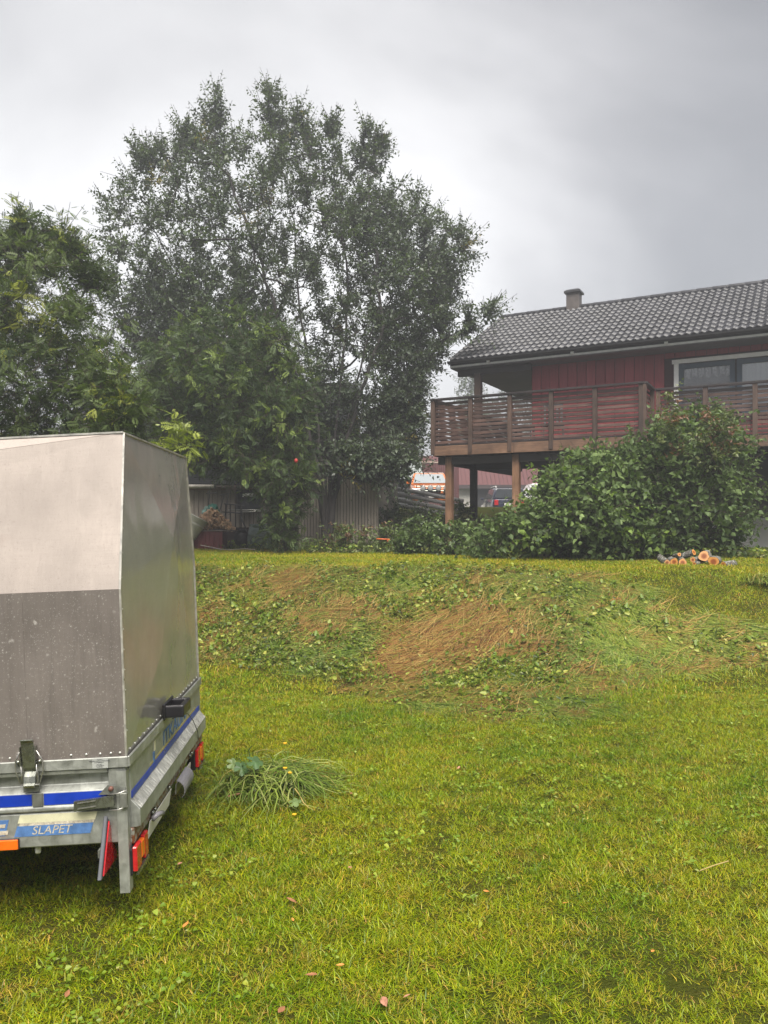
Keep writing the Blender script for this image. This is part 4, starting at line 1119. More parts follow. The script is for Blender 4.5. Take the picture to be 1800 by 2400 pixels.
# horizontal latch at the corner
lb = empty('corner_latch', (-0.06, -0.012, 0.532), parent=tr)
l2 = MB(); l2.prism([(0.015, a, z) for a, z in ((-0.004, -0.020), (-0.020, -0.020), (-0.020, 0.020), (-0.004, 0.020), (-0.004, 0.016), (-0.016, 0.016), (-0.016, -0.016), (-0.004, -0.016))], (-0.155, -0.006, -0.012))
l2.build('lever', CHROME, lb)
for dz in (-0.011, 0.011): MB().bar((-0.125, -0.028, dz - 0.010), (-0.055, -0.025, dz - 0.004), 0.004, 0.003).build('lever_rib', WIREM, lb)
MB().box((0.052, -0.010, 0.0), (0.030, 0.022, 0.06)).build('latch_body', GALV_D, lb, bevel=0.003)
MB().prism([(-0.05, 0.0, 0.022), (0.055, 0.0, 0.022), (0.062, 0.0, 0.046), (-0.012, 0.0, 0.060)], (0, -0.003, 0)).build('latch_plate', GALV_D, lb)
MB().lathe((0.002, -0.010, 0.046), [(0.0, -0.006), (0.009, -0.005), (0.010, 0.006)], 12, 'y').build('rivet_head', galv('rusty_rivet', (0.18, 0.08, 0.06), 0.6, 0.3), lb, smooth=True)
for dz in (0.034, -0.030):
    MB().tube([(-0.005, -0.015, dz - 0.008), (0.03, -0.018, dz - 0.006), (0.068, -0.016, dz + 0.006)], 0.0028, 8).build('link_wire', WIREM, lb, smooth=True)
# black pull handle on the tailgate side of the cover
ph = empty('pull_handle', (0.018, 0.66, 0.733), parent=tr)
hb = MB(); hb.box((0.05, -0.075, 0), (0.095, 0.026, 0.060)); hb.box((0.05, 0.075, 0), (0.095, 0.026, 0.060)); hb.box((0.084, 0, 0.0), (0.026, 0.17, 0.058))
hb.build('grip', BLACKP, ph, bevel=0.010, seg=3, smooth=False)
MB().box((0.004, 0, 0), (0.012, 0.20, 0.082)).build('mounting', BLACKP, ph, bevel=0.006)
T(MB().tube([(0.05, 0.62, 0.69), (0.075, 0.85, 0.655), (0.062, 1.05, 0.565), (0.05, 1.22, 0.46), (0.04, 1.28, 0.40)], 0.0022, 6), 'wire', BLACKP, smooth=True)
# red triangle reflectors
def triangle(y0, nm='triangle_reflector'):
    t_ = empty(nm, (-0.076, y0, 0.268), (0, 0, 0), parent=tr)
    A3 = [(0, 0.0, 0), (0, 0.19, 0), (0, 0.095, 0.182)]
    MB().prism([(0, -0.014, -0.010), (0, 0.204, -0.010), (0, 0.095, 0.203)], (-0.016, 0, 0)).build('frame', plain('grey_rubber', (0.075, 0.078, 0.09), 0.5), t_, bevel=0.003)
    MB().prism([(0.001, a[1], a[2]) for a in A3], (0.006, 0, 0)).build('lens', REDL, t_, bevel=0.002)
    MB().box((-0.022, 0.112, 0.07), (0.010, 0.14, 0.03)).build('bracket', GALV_D, t_)
triangle(-0.110); triangle(TWD - 0.08)
# rear lamps
def lamp(y0):
    t_ = empty('rear_lamp', (0.0, y0, 0.222), parent=tr)
    MB().box((-0.012, 0.09, 0.048), (0.05, 0.186, 0.112)).build('housing', BLACKP, t_, bevel=0.008, seg=2)
    MB().box((0.020, 0.036, 0.058), (0.020, 0.072, 0.10)).build('lens', REDL, t_, bevel=0.004)
    MB().box((0.0195, 0.098, 0.066), (0.022, 0.044, 0.070)).build('lens', ORANGEL, t_, bevel=0.004)['label'] = 'orange indicator lens'
    MB().box((0.020, 0.152, 0.058), (0.020, 0.056, 0.10)).build('lens', REDL, t_, bevel=0.004)
    MB().bar((0.024, 0.02, -0.004), (0.028, 0.17, -0.002), 0.012, 0.016).build('trim', CHROME, t_)
lamp(0.0); lamp(TWD - 0.24)
# plate holder and rubber strip hanging under the beam
pl_ = empty('number_plate', (0.012, 0.26, 0.30), parent=tr)
MB().box((0, 0.20, -0.005), (0.004, 0.42, 0.085), (0, 0.18, 0.0)).build('plate', PLATE_W, pl_, bevel=0.002)
MB().tube([(0.012, 0.02, 0.035), (0.03, 0.05, 0.045), (0.036, 0.10, 0.03)], 0.012, 10).build('plate_lamp', plain('grey_plastic', (0.20, 0.19, 0.21), 0.4), pl_, smooth=True)
gs = MB(); arc = [(0.022 + 0.050 * math.sin(a), 0.30 + 0.05 * math.cos(a)) for a in np.linspace(0.2, 2.4, 9)]
gs.prism([(x_, 0.74, z) for x_, z in arc] + [(x_ - 0.004, 0.74, z - 0.003) for x_, z in arc[::-1]], (0, 0.22, 0)); gs.build('rubber_guard', plain('grey_rubber_strip', (0.16, 0.155, 0.17), 0.45), tr, smooth=False)
T(MB().box((0.012, 0.98, 0.285), (0.006, 0.36, 0.05), (0, 0.1, 0)), 'mud_strip', plain('light_strip', (0.42, 0.40, 0.38), 0.5))
# running gear (beyond the frame's edge in the photograph)
T(MB().tube([(-1.45, 0.02, 0.29), (-1.45, TWD - 0.02, 0.29)], 0.035, 10), 'axle', GALV_D)
for yk in (-0.13, TWD + 0.13):
    wh = empty('wheel', (-1.45, yk, 0.235), parent=tr)
    MB().lathe((0, 0, 0), [(0.16, -0.07), (0.25, -0.075), (0.275, -0.055), (0.28, 0.0), (0.275, 0.055), (0.25, 0.075), (0.16, 0.07)], 28, 'y').build('tyre', TYRE, wh, smooth=True)
    MB().lathe((0, 0, 0), [(0.0, -0.03), (0.10, -0.045), (0.155, -0.06), (0.17, -0.07), (0.165, 0.07), (0.0, 0.04)], 24, 'y').build('rim', GALV, wh, smooth=True)
    fd = MB(); arc = [(0.34 * math.cos(a), 0.30 * math.sin(a) + 0.02) for a in np.linspace(0.1, math.pi - 0.1, 12)]
    fd.prism([(-1.45 + a, yk - 0.11, 0.25 + z) for a, z in arc] + [(-1.45 + a * 0.98, yk - 0.11, 0.25 + z * 0.97) for a, z in arc[::-1]], (0, 0.22, 0)); T(fd, 'mudguard', BLACKP)
for s_ in (0.3, TWD - 0.3): T(MB().bar((-TL, s_, 0.36), (-TL - 1.1, TWD / 2, 0.36), 0.05, 0.07), 'drawbar', GALV)
T(MB().tube([(-TL - 0.8, TWD / 2 + 0.1, 0.6), (-TL - 0.8, TWD / 2 + 0.1, 0.12)], 0.028, 10), 'jockey_post', GALV)
T(MB().lathe((-TL - 0.8, TWD / 2 + 0.1, 0.08), [(0.0, -0.03), (0.09, -0.03), (0.10, 0.0), (0.09, 0.03), (0.0, 0.03)], 18, 'y'), 'jockey_wheel', TYRE, smooth=True)
# ================================================================== beige shed and house behind the trees
BEIGE = paint_wood('beige_paint', (0.30, 0.255, 0.215), rough=0.7, wear=0.2, worn=(0.18, 0.15, 0.12), per_obj=0.10)
BROWN_D = plain('brown_gap', (0.035, 0.028, 0.025), 0.8)
def board_wall(parent_, name, p0, p1, z0, z1, bw_, mat, gap=0.012, depth=0.022, core=None):
    """vertical boards from p0 to p1 (ground plan), each board a piece of the wall"""
    p0, p1 = Vector((*p0, 0)), Vector((*p1, 0)); d = p1 - p0; L = d.length; ang = math.atan2(d.y, d.x); n = max(1, round(L / bw_)); b_ = L / n
    back = Vector((-d.y, d.x, 0)).normalized()
    wl_ = MB().box((0, 0, 0), (L, 0.12, z1 - z0)).build(name, core or BROWN_D, parent_, loc=(p0 + d / 2 + back * 0.062 + Vector((0, 0, (z0 + z1) / 2))), rot=(0, 0, ang))
    bm_ = MB().box((0, 0, 0), (b_ - gap, depth, z1 - z0 - 0.01)).mesh('board', mat, bevel=0.003)
    for k in range(n):
        link('board', bm_, wl_, (-L / 2 + (k + 0.5) * b_, -0.062 - depth / 2 + 0.004, 0))
    return wl_
shed = empty('beige_shed', (-2.4, 18.0, 1.0)); tag(shed, 'low beige board shed behind the firewood heap', 'shed')
so = Vector((-2.4, 18.0, 1.0))
def rel2(px, y): return ((px - 900) / FPX * y + 2.4, y - 18.0)
zA = P(0, 1142, 18.3).z - 1.0; zB = P(0, 1098, 17.7).z - 1.0
board_wall(shed, 'wall', rel2(380, 18.3), rel2(702, 18.3), 0.48, zA, 0.108, BEIGE)
MB().box((rel2(540, 18.3)[0], 0.36, 0.24), (3.3, 0.10, 0.48)).build('plinth', plain('plinth_boards', (0.05, 0.03, 0.028), 0.8, var=0.4), shed)
board_wall(shed, 'wall', rel2(700, 17.7), rel2(884, 17.2), -0.1, zB, 0.072, BEIGE, gap=0.016)
x1_, y1_ = rel2(884, 17.2)
board_wall(shed, 'wall', (x1_, y1_), (x1_ + 0.5, y1_ + 3.2), -0.1, zB, 0.09, BEIGE)
ax0, ax1 = rel2(370, 18.3)[0], rel2(702, 18.3)[0]
rf_ = MB(); rf_.prism([(ax0, 0.05, zA - 0.02), (ax0, 2.2, zA + 0.5), (ax0, 2.2, zA + 0.58), (ax0, 0.0, zA + 0.07)], (ax1 - ax0, 0, 0)); rf_.build('roof', DGREY, shed)
MB().box(((ax0 + ax1) / 2, 0.17, zA - 0.02), (ax1 - ax0, 0.03, 0.12)).build('fascia', plain('brown_fascia', (0.22, 0.15, 0.12), 0.7), shed)
MB().tube([(ax0, 0.05, zA + 0.02), (ax0 + 1.4, 0.05, zA + 0.015)], 0.055, 12).build('gutter', plain('cream_gutter', (0.62, 0.58, 0.53), 0.4), shed, smooth=True)
MB().box((ax0 + 2.3, 0.05, zA + 0.01), (1.7, 0.09, 0.05)).build('gutter', plain('brown_gutter', (0.12, 0.09, 0.08), 0.5), shed)
r2 = MB(); bx0, by0 = rel2(695, 17.6); r2.prism([(bx0, by0 - 0.15, zB), (bx0, by0 + 2.9, zB + 0.35), (bx0, by0 + 2.9, zB + 0.43), (bx0, by0 - 0.2, zB + 0.06)], (x1_ - bx0 + 0.25, -0.35, 0)); r2.build('roof', plain('mossy_roof', (0.16, 0.15, 0.13), 0.8, var=0.4), shed)
wn_ = empty('shed_window', (rel2(585, 18.2)[0], 0.18, P(0, 1172, 18.2).z - 1.0), parent=shed)
MB().box((0, 0, 0), (0.62, 0.08, 0.50)).build('frame', plain('dark_frame', (0.035, 0.03, 0.03), 0.6), wn_, bevel=0.005)
MB().box((0, -0.03, -0.02), (0.54, 0.04, 0.40)).build('pane', GLASS, wn_)
MB().box((0.0, -0.065, 0.115), (0.30, 0.02, 0.075)).build('white_strip', WHITE, wn_)

bh = empty('beige_house', (-5.2, 23.5, 1.0)); tag(bh, 'two-storey beige house mostly hidden behind the tall trees', 'house')
board_wall(bh, 'wall', (-3.4, -1.2), (4.1, -1.2), -0.3, 3.3, 0.15, BEIGE)
MB().box((0.3, 1.6, 1.5), (7.3, 5.3, 3.5)).build('core', BEIGE, bh)
hr = MB()
hr.prism([(-4.0, -1.7, 3.15), (-4.0, 1.6, 5.15), (-4.0, 4.9, 3.15), (-4.0, 4.9, 3.05), (-4.0, 1.6, 5.0), (-4.0, -1.7, 3.02)], (8.3, 0, 0)); hroof = hr.build('roof', DGREY, bh)
ts2 = math.hypot(3.3, 2.0); ta2 = math.atan2(2.0, 3.3); tm2 = tm.copy(); rows2 = 11
for c_ in range(18):
    for r_ in range(rows2):
        q = Vector((-4.0 + 0.3 * (c_ + .5), -1.7, 3.16)) + Vector((0, math.cos(ta2), math.sin(ta2))) * (ts2 / rows2 * r_)
        link('tile', tm2, hroof, q, (ta2, 0, 0))
MB().box((4.2, 1.6, 3.0), (0.06, 6.4, 0.22)).build('bargeboard', BEIGE, bh)
w2 = empty('window', (3.55, -1.24, 2.35), parent=bh)
MB().box((0, 0, 0), (0.75, 0.08, 0.9)).build('casing', WHITE, w2, bevel=0.005); MB().box((0, -0.03, 0), (0.58, 0.05, 0.74)).build('pane', GLASS, w2)

# ---- things stored against the shed
WZ = 17.3
def gp_(px, y): 
    x = (px - 900) / FPX * y; return Vector((x, y, gh(x, y)))
REDBOX = paint_wood('red_box_paint', (0.16, 0.030, 0.032), wear=0.25)
q = gp_(493, WZ); box_ = empty('red_crate', q); tag(box_, 'red board crate carrying the heap of split firewood', 'crate')
BZ = 0.40
for k in range(7): MB().box((-0.265 + 0.09 * k, -0.25, BZ / 2), (0.086, 0.02, BZ)).build('board', REDBOX, box_, bevel=0.003)
for k in range(5): 
    for sx in (-1, 1): MB().box((sx * 0.32, -0.2 + 0.1 * k, BZ / 2), (0.02, 0.096, BZ)).build('board', REDBOX, box_)
MB().box((0.10, 0, BZ + 0.012), (0.95, 0.56, 0.024)).build('top', plain('grey_plank', (0.20, 0.16, 0.14), 0.8), box_, bevel=0.004)
# firewood heap
FW = plain('firewood', (0.60, 0.40, 0.26), 0.8, var=0.6, scale=9, coord='World')
fwp = MB(); rg = np.random.default_rng(7)
for _ in range(420):
    u = rg.uniform(-1, 1); hmax = 0.46 * (1 - abs(u) ** 1.3); zz = hmax * rg.uniform(0, 1) ** 0.7
    c = Vector((u * 0.46 + 0.03, rg.uniform(-0.24, 0.12) * (1 - zz), zz + 0.03))
    L_ = rg.uniform(0.12, 0.2); rr = rg.uniform(0.018, 0.036); dv = Vector((rg.normal(0, 0.5), -1 + rg.normal(0, .3), rg.normal(0, 0.3))).normalized()
    a_ = dv.orthogonal().normalized(); b_ = dv.cross(a_); n_ = 4
    ring = [(a_ * math.cos(t_) + b_ * math.sin(t_)) * rr * rg.uniform(0.7, 1.2) for t_ in np.linspace(0, 2 * math.pi, n_, endpoint=False)]
    fwp.prism([c + r_ - dv * L_ / 2 for r_ in ring], dv * L_)
fo = fwp.build('firewood_heap', FW, None, loc=q + Vector((0.02, 0, BZ + 0.02))); tag(fo, 'heap of small split firewood on the red crate', 'firewood', kind='stuff')
# white tub lying on its side
q = gp_(452, 17.0) + Vector((0, 0, 0.50))
tb = empty('white_tub', q, (R(0), R(28), R(15))); tag(tb, 'white plastic tub tilted beside the firewood', 'tub')
MB().lathe((0, 0, 0), [(0.0, -0.25), (0.16, -0.25), (0.18, -0.23), (0.235, 0.22), (0.255, 0.225), (0.255, 0.245), (0.225, 0.24), (0.17, -0.21), (0.0, -0.215)], 26, 'z').build('bowl', plain('white_plastic', (0.70, 0.68, 0.64), 0.4, var=0.06), tb, smooth=True)
MB().lathe((0, 0, 0), [(0.215, 0.06), (0.222, 0.07), (0.222, 0.09), (0.222, 0.10), (0.224, 0.105)], 26, 'z').build('rib', plain('white_plastic_rib', (0.6, 0.58, 0.55), 0.4, var=0.06), tb, smooth=True)
MB().box((0.02, 0, -0.33), (0.3, 0.3, 0.16)).build('stone_block', plain('old_stump', (0.10, 0.08, 0.065), 0.9, var=0.4), tb)
# green tarpaulin bundle
def bundle(name, label, loc, sx, sy, sz, mat, seed):
    rg_ = np.random.default_rng(seed)
    bm = bmesh.new(); bmesh.ops.create_icosphere(bm, subdivisions=4, radius=1.0)
    for v in bm.verts:
        n_ = v.co.normalized(); k = 1 + 0.16 * math.sin(n_.x * 7 + seed) * math.cos(n_.z * 5) + 0.10 * math.sin(n_.y * 13 + n_.x * 9 + n_.z * 4)
        v.co = Vector((n_.x * sx * k, n_.y * sy * k, n_.z * sz * k))
    me = bpy.data.meshes.new(name); bm.to_mesh(me); bm.free(); me.materials.append(mat); me.polygons.foreach_set('use_smooth', [True] * len(me.polygons))
    o = link(name, me, None, loc); tag(o, label, name.split('_')[-1]); return o
q = gp_(498, 17.75)
bundle('green_tarpaulin', 'crumpled dark green tarpaulin bundle behind the firewood', q + Vector((0.02, 0, 0.78)), 0.15, 0.12, 0.24, plain('green_tarp', (0.015, 0.12, 0.085), 0.4, var=0.5, scale=9), 2)
q = gp_(484, 17.8)
bundle('pale_green_tarpaulin', 'pale green tarpaulin bundle next to the white tub', q + Vector((0.0, 0, 0.72)), 0.11, 0.12, 0.25, plain('pale_tarp', (0.16, 0.27, 0.24), 0.5, var=0.5, scale=12), 5)
# dark metal rack with bars
IRON = plain('dark_iron', (0.03, 0.027, 0.028), 0.5, var=0.3)
q = gp_(525, 17.9); rk = empty('iron_rack', q); tag(rk, 'dark iron rack of crossed bars leaning on the shed wall', 'rack')
for (a, b_) in (((-0.45, 0, 0.0), (-0.36, 0.12, 1.35)), ((-0.42, 0, 1.28), (-0.18, 0.05, 1.30)), ((-0.18, 0, 0.6), (-0.02, 0.12, 1.25)), ((-0.10, 0.03, 1.24), (0.12, 0.06, 1.30)), ((0.10, 0.05, 1.3), (0.02, 0.0, 0.7)),
                ((0.0, 0, 1.04), (0.46, 0.06, 1.0)), ((0.04, 0, 1.03), (0.0, 0.0, 0.2)), ((0.40, 0, 1.0), (0.40, 0, 0.1)), ((-0.04, -0.02, 0.85), (0.42, 0.0, 0.82)), ((0.14, 0, 1.02), (0.16, 0, 0.4)), ((0.27, 0, 1.02), (0.27, 0, 0.4))):
    MB().tube([a, b_], 0.014, 6).build('bar', IRON, rk)
for z_, sl in ((0.90, -0.01), (0.83, 0.05)):
    o = MB().tube([(0, 0, 0), (0.95, 0.0, sl)], 0.016, 8).build('steel_pipe', WIREM, None, loc=gp_(533, 18.0) + Vector((0, 0.08, z_)), smooth=True)
    tag(o, 'bright steel pipe laid across the rack by the shed', 'pipe', 'steel pipes on the rack')
# upended wheelbarrow: grey-green tray on a frame
q = gp_(606, 17.0); wb = empty('wheelbarrow', q, (0, 0, R(-6))); tag(wb, 'upended wheelbarrow with a grey-green tray', 'wheelbarrow')
TRAY = plain('grey_green_tray', (0.13, 0.165, 0.155), 0.42, var=0.25, scale=6)
tv_ = []
for (z_, hw_, y_) in ((0.05, 0.29, 0.0), (0.30, 0.265, -0.16), (0.52, 0.225, -0.14), (0.55, 0.205, -0.02)): tv_.append((z_, hw_, y_))
tb_ = MB(); rings = []
for (z_, hw_, y_) in tv_:
    rings.append([Vector((hw_ * math.copysign(abs(math.cos(t_)) ** 0.6, math.cos(t_)), 0.12 + (y_ - 0.02 + 0) * abs(math.sin(t_)) ** 0.5 if math.sin(t_) < 0 else 0.12, z_)) for t_ in np.linspace(-math.pi, 0, 13)])
vs_ = [v for r_ in rings for v in r_]; fs_ = []
for i_ in range(len(rings) - 1):
    for k in range(12): fs_.append((i_ * 13 + k, i_ * 13 + k + 1, (i_ + 1) * 13 + k + 1, (i_ + 1) * 13 + k))
fs_.append(tuple(3 * 13 + k for k in range(13)))
tb_.add(vs_, fs_); tb_.build('tray', TRAY, wb, smooth=True)
MB().tube([(-0.24, 0.1, 0.56), (0.22, 0.1, 0.57)], 0.016, 8).build('rim', TRAY, wb, smooth=True)
for sx in (-1, 1):
    MB().tube([(sx * 0.30, 0.0, 0.02), (sx * 0.26, 0.12, 0.35), (sx * 0.2 - 0.3, 0.3, 0.75)], 0.016, 8).build('handle', IRON, wb, smooth=True)
    MB().tube([(sx * 0.26, -0.14, 0.0), (sx * 0.10, -0.14, 0.30)], 0.012, 8).build('leg', IRON, wb, smooth=True)
MB().tube([(-0.33, -0.16, 0.03), (0.33, -0.16, 0.04)], 0.014, 8).build('brace', galv('rusty_bar', (0.14, 0.07, 0.06), 0.6, 0.3, rust=0.4), wb, smooth=True)
whl = empty('wheel', (-0.42, 0.2, 0.26), (0, 0, 0.5), parent=wb)
MB().lathe((0, 0, 0), [(0.14, -0.03), (0.19, -0.035), (0.205, 0.0), (0.19, 0.035), (0.14, 0.03)], 20, 'y').build('tyre', TYRE, whl, smooth=True)
MB().lathe((0, 0, 0), [(0.0, -0.02), (0.14, -0.025), (0.145, 0.025), (0.0, 0.02)], 20, 'y').build('rim', IRON, whl, smooth=True)
hs = []
for k in range(24):
    t_ = k / 23; px_k = 470 + 128 * t_; y_ = 16.6 - 0.5 * t_; x_ = (px_k - 900) / FPX * y_
    hs.append((x_, y_, gh(x_, y_) + 0.03 + 0.20 * max(0, 0.4 - t_) + 0.01 * math.sin(9 * t_)))
tag(MB().tube(hs, 0.011, 6).build('garden_hose', plain('pale_hose', (0.28, 0.24, 0.22), 0.5), None, smooth=True), 'pale garden hose lying in front of the red crate', 'hose')

# ---- log rail fence
LOGG = plain('silver_log', (0.36, 0.35, 0.35), 0.45, var=0.35, scale=5, stretch=(1, 6, 6))
fe = empty('log_fence', gp_(960, 21.5)); tag(fe, 'grey round-log rail fence below the orange car', 'fence')
fo_ = Vector(fe.location)
for k, dy in enumerate((0, 13, 26, 38)):
    a = P(898, 1141 + dy, 22.5) - fo_; b_ = P(1085, 1174 + dy, 20.8) - fo_
    mid = (a + b_) / 2 + Vector((0, 0, 0.02))
    MB().tube([a, mid, b_], [0.062, 0.058, 0.052], 10).build('rail', LOGG, fe, smooth=True)
for px_k, yk in ((912, 22.4), (1000, 21.6), (1080, 20.9)):
    tpt = P(px_k, 1138 + (px_k - 898) * 0.176, yk + 0.12) - fo_
    MB().tube([(tpt.x, tpt.y, gh(tpt.x + fo_.x, tpt.y + fo_.y) - fo_.z - 0.1), (tpt.x, tpt.y, tpt.z)], 0.06, 10).build('fence_post', LOGG, fe, smooth=True)

# ---- far outbuildings
REDF = paint_wood('far_red_paint', (0.085, 0.020, 0.020), per_obj=0.15)
ob = empty('red_outbuilding', (5.6, 46, 2.1)); tag(ob, 'long red-roofed white outbuilding seen under the balcony', 'outbuilding')
zr0 = P(0, 1131, 44).z - 2.1; zr1 = P(0, 1082, 46).z - 2.1
MB().box((0, 2.2, zr0 / 2), (8.5, 4.0, zr0)).build('wall', plain('far_white_wall', (0.5, 0.48, 0.44), 0.8, var=0.12), ob)
rr_ = MB(); rr_.prism([(-4.5, -0.2, zr0 - 0.1), (-4.5, 2.0, zr1 + 0.5), (-4.5, 4.4, zr0 - 0.1)], (9, 0, 0)); orf = rr_.build('roof', REDF, ob)
rib = MB().bar((0, -0.21, zr0 - 0.09), (0, 1.99, zr1 + 0.51), 0.04, 0.05, up=(0, -0.4, 1)).mesh('roof_rib', REDF)
for k in range(36): link('roof_rib', rib, orf, (-4.4 + 0.25 * k, 0, 0))
MB().box((0, -0.24, zr0 - 0.16), (9.0, 0.06, 0.22)).build('fascia', plain('far_dark_trim', (0.05, 0.035, 0.035), 0.7), ob)
for xk in (-1.9, 0.6, 2.2):
    w3 = empty('door', (xk, 0.18, 0.75), parent=ob); MB().box((0, 0, 0), (1.3 if xk > 0 else 0.8, 0.06, 1.5)).build('leaf', plain('far_dark_door', (0.03, 0.028, 0.03), 0.6), w3); MB().box((0, -0.02, 0.82), (1.4 if xk > 0 else 0.9, 0.1, 0.1)).build('lintel', BROWN_D, w3)
rfn = empty('red_fence', P(1015, 1150, 37)); tag(rfn, 'red board fence behind the orange car', 'fence')
z_t = P(0, 1085, 37).z; o_ = Vector(rfn.location)
for k in range(22):
    MB().box((-0.9 + k * 0.1, 0.0, (z_t + 2.0) / 2 - o_.z), (0.09, 0.03, z_t - 2.0)).build('board', REDF, rfn)
MB().box((0.15, 0.03, z_t - o_.z + 0.03), (2.3, 0.14, 0.07)).build('cap_rail', plain('pale_rail', (0.45, 0.35, 0.28), 0.6), rfn)
gb = empty('grey_outbuilding', P(930, 1180, 34)); tag(gb, 'grey-green outbuilding half hidden behind the tree leaves', 'outbuilding')
o_ = Vector(gb.location)
zt_ = P(0, 1122, 34).z - o_.z
MB().box((-1.2, 1.5, zt_ / 2 - 0.3), (4.4, 3.0, zt_ + 0.6)).build('wall', plain('far_grey_wall', (0.06, 0.065, 0.065), 0.8), gb)
g2 = MB(); g2.prism([(-3.6, -0.4, zt_ - 0.02), (-3.6, 1.5, zt_ + 0.95), (-3.6, 3.4, zt_ - 0.02)], (4.75, 0, 0)); g2.build('roof', plain('far_pale_roof', (0.28, 0.31, 0.30), 0.45), gb)

# ---- cars
def car(name, label, loc, rz, L, Wc, H, body_col, estate, front_bits):
    t_ = empty(name, loc, (0, 0, rz)); tag(t_, label, 'car')
    paint = plain(name + '_paint', body_col, 0.22, var=0.05, coat=0.8)
    gl = glass_mat(name + '_glass', (0.03, 0.035, 0.04), 0.04)
    hood, belt, gc = H * 0.60, H * 0.64, 0.20
    # side profile of the lower body: (x, z, half width)
    st_ = [(-L / 2, gc + 0.15, 0.72), (-L / 2 + 0.03, belt * 0.95, 0.80), (-L / 2 + 0.1, belt, 0.92), (-L * 0.10, belt, 1.0), (L * 0.16, belt * 0.99, 1.0), (L * 0.22, hood, 0.98), (L / 2 - 0.18, hood * 0.92, 0.92), (L / 2, hood * 0.80, 0.84), (L / 2 + 0.02, gc + 0.15, 0.80)]
    sec = []
    for x_, zt2, wk in st_:
        hw_ = Wc / 2 * wk
        sec.append([(x_, -hw_ * 0.94, gc), (x_, -hw_, gc + 0.18), (x_, -hw_, zt2 * 0.80), (x_, -hw_ * 0.93, zt2), (x_, hw_ * 0.93, zt2), (x_, hw_, zt2 * 0.80), (x_, hw_, gc + 0.18), (x_, hw_ * 0.94, gc)])
    b_ = MB(); n_ = 8; vs_ = [v for s_ in sec for v in s_]; fs_ = []
    for i_ in range(len(sec) - 1):
        for k in range(n_): fs_.append((i_ * n_ + k, i_ * n_ + (k + 1) % n_, (i_ + 1) * n_ + (k + 1) % n_, (i_ + 1) * n_ + k))
    fs_ += [tuple(range(n_)), tuple((len(sec) - 1) * n_ + k for k in range(n_ - 1, -1, -1))]
    b_.add(vs_, fs_); b_.build('body', paint, t_, bevel=0.02, seg=2, smooth=True)
    xr0, xr1 = (-L / 2 + 0.12, -L / 2 + 0.20) if estate else (-L / 2 + 0.55, -L / 2 + 0.95)
    xf1, xf0 = L * 0.02, L * 0.20
    ht = Wc / 2 * 0.76; hb_ = Wc / 2 * 0.92
    cab = MB(); cab.add([(xr0, -hb_, belt - 0.02), (xf0, -hb_, belt - 0.02), (xf0, hb_, belt - 0.02), (xr0, hb_, belt - 0.02), (xr1, -ht, H - 0.03), (xf1, -ht, H - 0.03), (xf1, ht, H - 0.03), (xr1, ht, H - 0.03)],
        [(0, 1, 5, 4), (1, 2, 6, 5), (2, 3, 7, 6), (3, 0, 4, 7), (4, 5, 6, 7), (3, 2, 1, 0)])
    cab.build('cabin', paint, t_, bevel=0.03, seg=2, smooth=True)
    MB().box(((xr1 + xf1) / 2, 0, H - 0.02), (xf1 - xr1 + 0.02, ht * 1.9, 0.03)).build('roof', paint if estate else plain('white_roof_paint', (0.72, 0.66, 0.6), 0.25, coat=0.6), t_, bevel=0.012)
    def pane(nm, pts, off, g_=None):
        pts = [Vector(p) for p in pts]; c_ = sum(pts, Vector()) / 4
        pts = [c_ + (p - c_) * 0.88 + Vector(off) for p in pts]
        MB().prism(pts, Vector(off) * 0.6).build(nm, g_ or gl, t_)
    glw = glass_mat(name + '_windscreen', (0.30, 0.33, 0.35), 0.08) if not estate else gl  # pale windscreen base stands in for sky glare on clear glass
    pane('windscreen', [(xf0, -hb_, belt), (xf0, hb_, belt), (xf1, ht, H - 0.05), (xf1, -ht, H - 0.05)], (0.012, 0, 0.012), glw)
    pane('rear_window', [(xr0, -hb_, belt), (xr0, hb_, belt), (xr1, ht, H - 0.05), (xr1, -ht, H - 0.05)], (-0.016, 0, 0.010))
    for sg in (-1, 1): pane('side_window', [(xr0 + 0.1, sg * hb_, belt), (xf0 - 0.1, sg * hb_, belt), (xf1, sg * ht, H - 0.06), (xr1 + 0.05, sg * ht, H - 0.06)], (0, sg * 0.012, 0.003))
    for sx in (-0.31, 0.31):
        for sg in (-1, 1):
            wh_ = empty('wheel', (L * sx, sg * (Wc / 2 - 0.09), 0.29), parent=t_)
            MB().lathe((0, 0, 0), [(0.18, -0.09), (0.28, -0.09), (0.30, -0.05), (0.30, 0.05), (0.28, 0.09), (0.18, 0.09)], 20, 'y').build('tyre', TYRE, wh_, smooth=True)
            MB().lathe((0, 0, 0), [(0, -0.10), (0.12, -0.095), (0.19, -0.08), (0.19, 0.08), (0.12, 0.095), (0, 0.10)], 16, 'y').build('rim', GALV, wh_, smooth=True)
    MB().box((L / 2 + 0.02, 0, gc + 0.16), (0.10, Wc * 0.94, 0.14)).build('front_bumper', BLACKP if not estate else paint, t_, bevel=0.02)
    MB().box((-L / 2 - 0.02, 0, gc + 0.16), (0.10, Wc * 0.94, 0.16)).build('rear_bumper', BLACKP if not estate else paint, t_, bevel=0.02)
    for sg in (-1, 1):
        MB().box((0.16 * L, sg * (Wc / 2 + 0.06), belt + 0.06), (0.10, 0.14, 0.10)).build('wing_mirror', paint, t_, bevel=0.02)
        MB().box((-L / 2 - 0.0, sg * Wc * 0.37, belt * 0.80), (0.10, 0.19, 0.26)).build('tail_light', REDL, t_, bevel=0.02)
    front_bits(t_, L, Wc, H, hood, gc, belt)
LENS = plain('lamp_glass', (0.55, 0.55, 0.56), 0.1, var=0.15, metal=0.4)
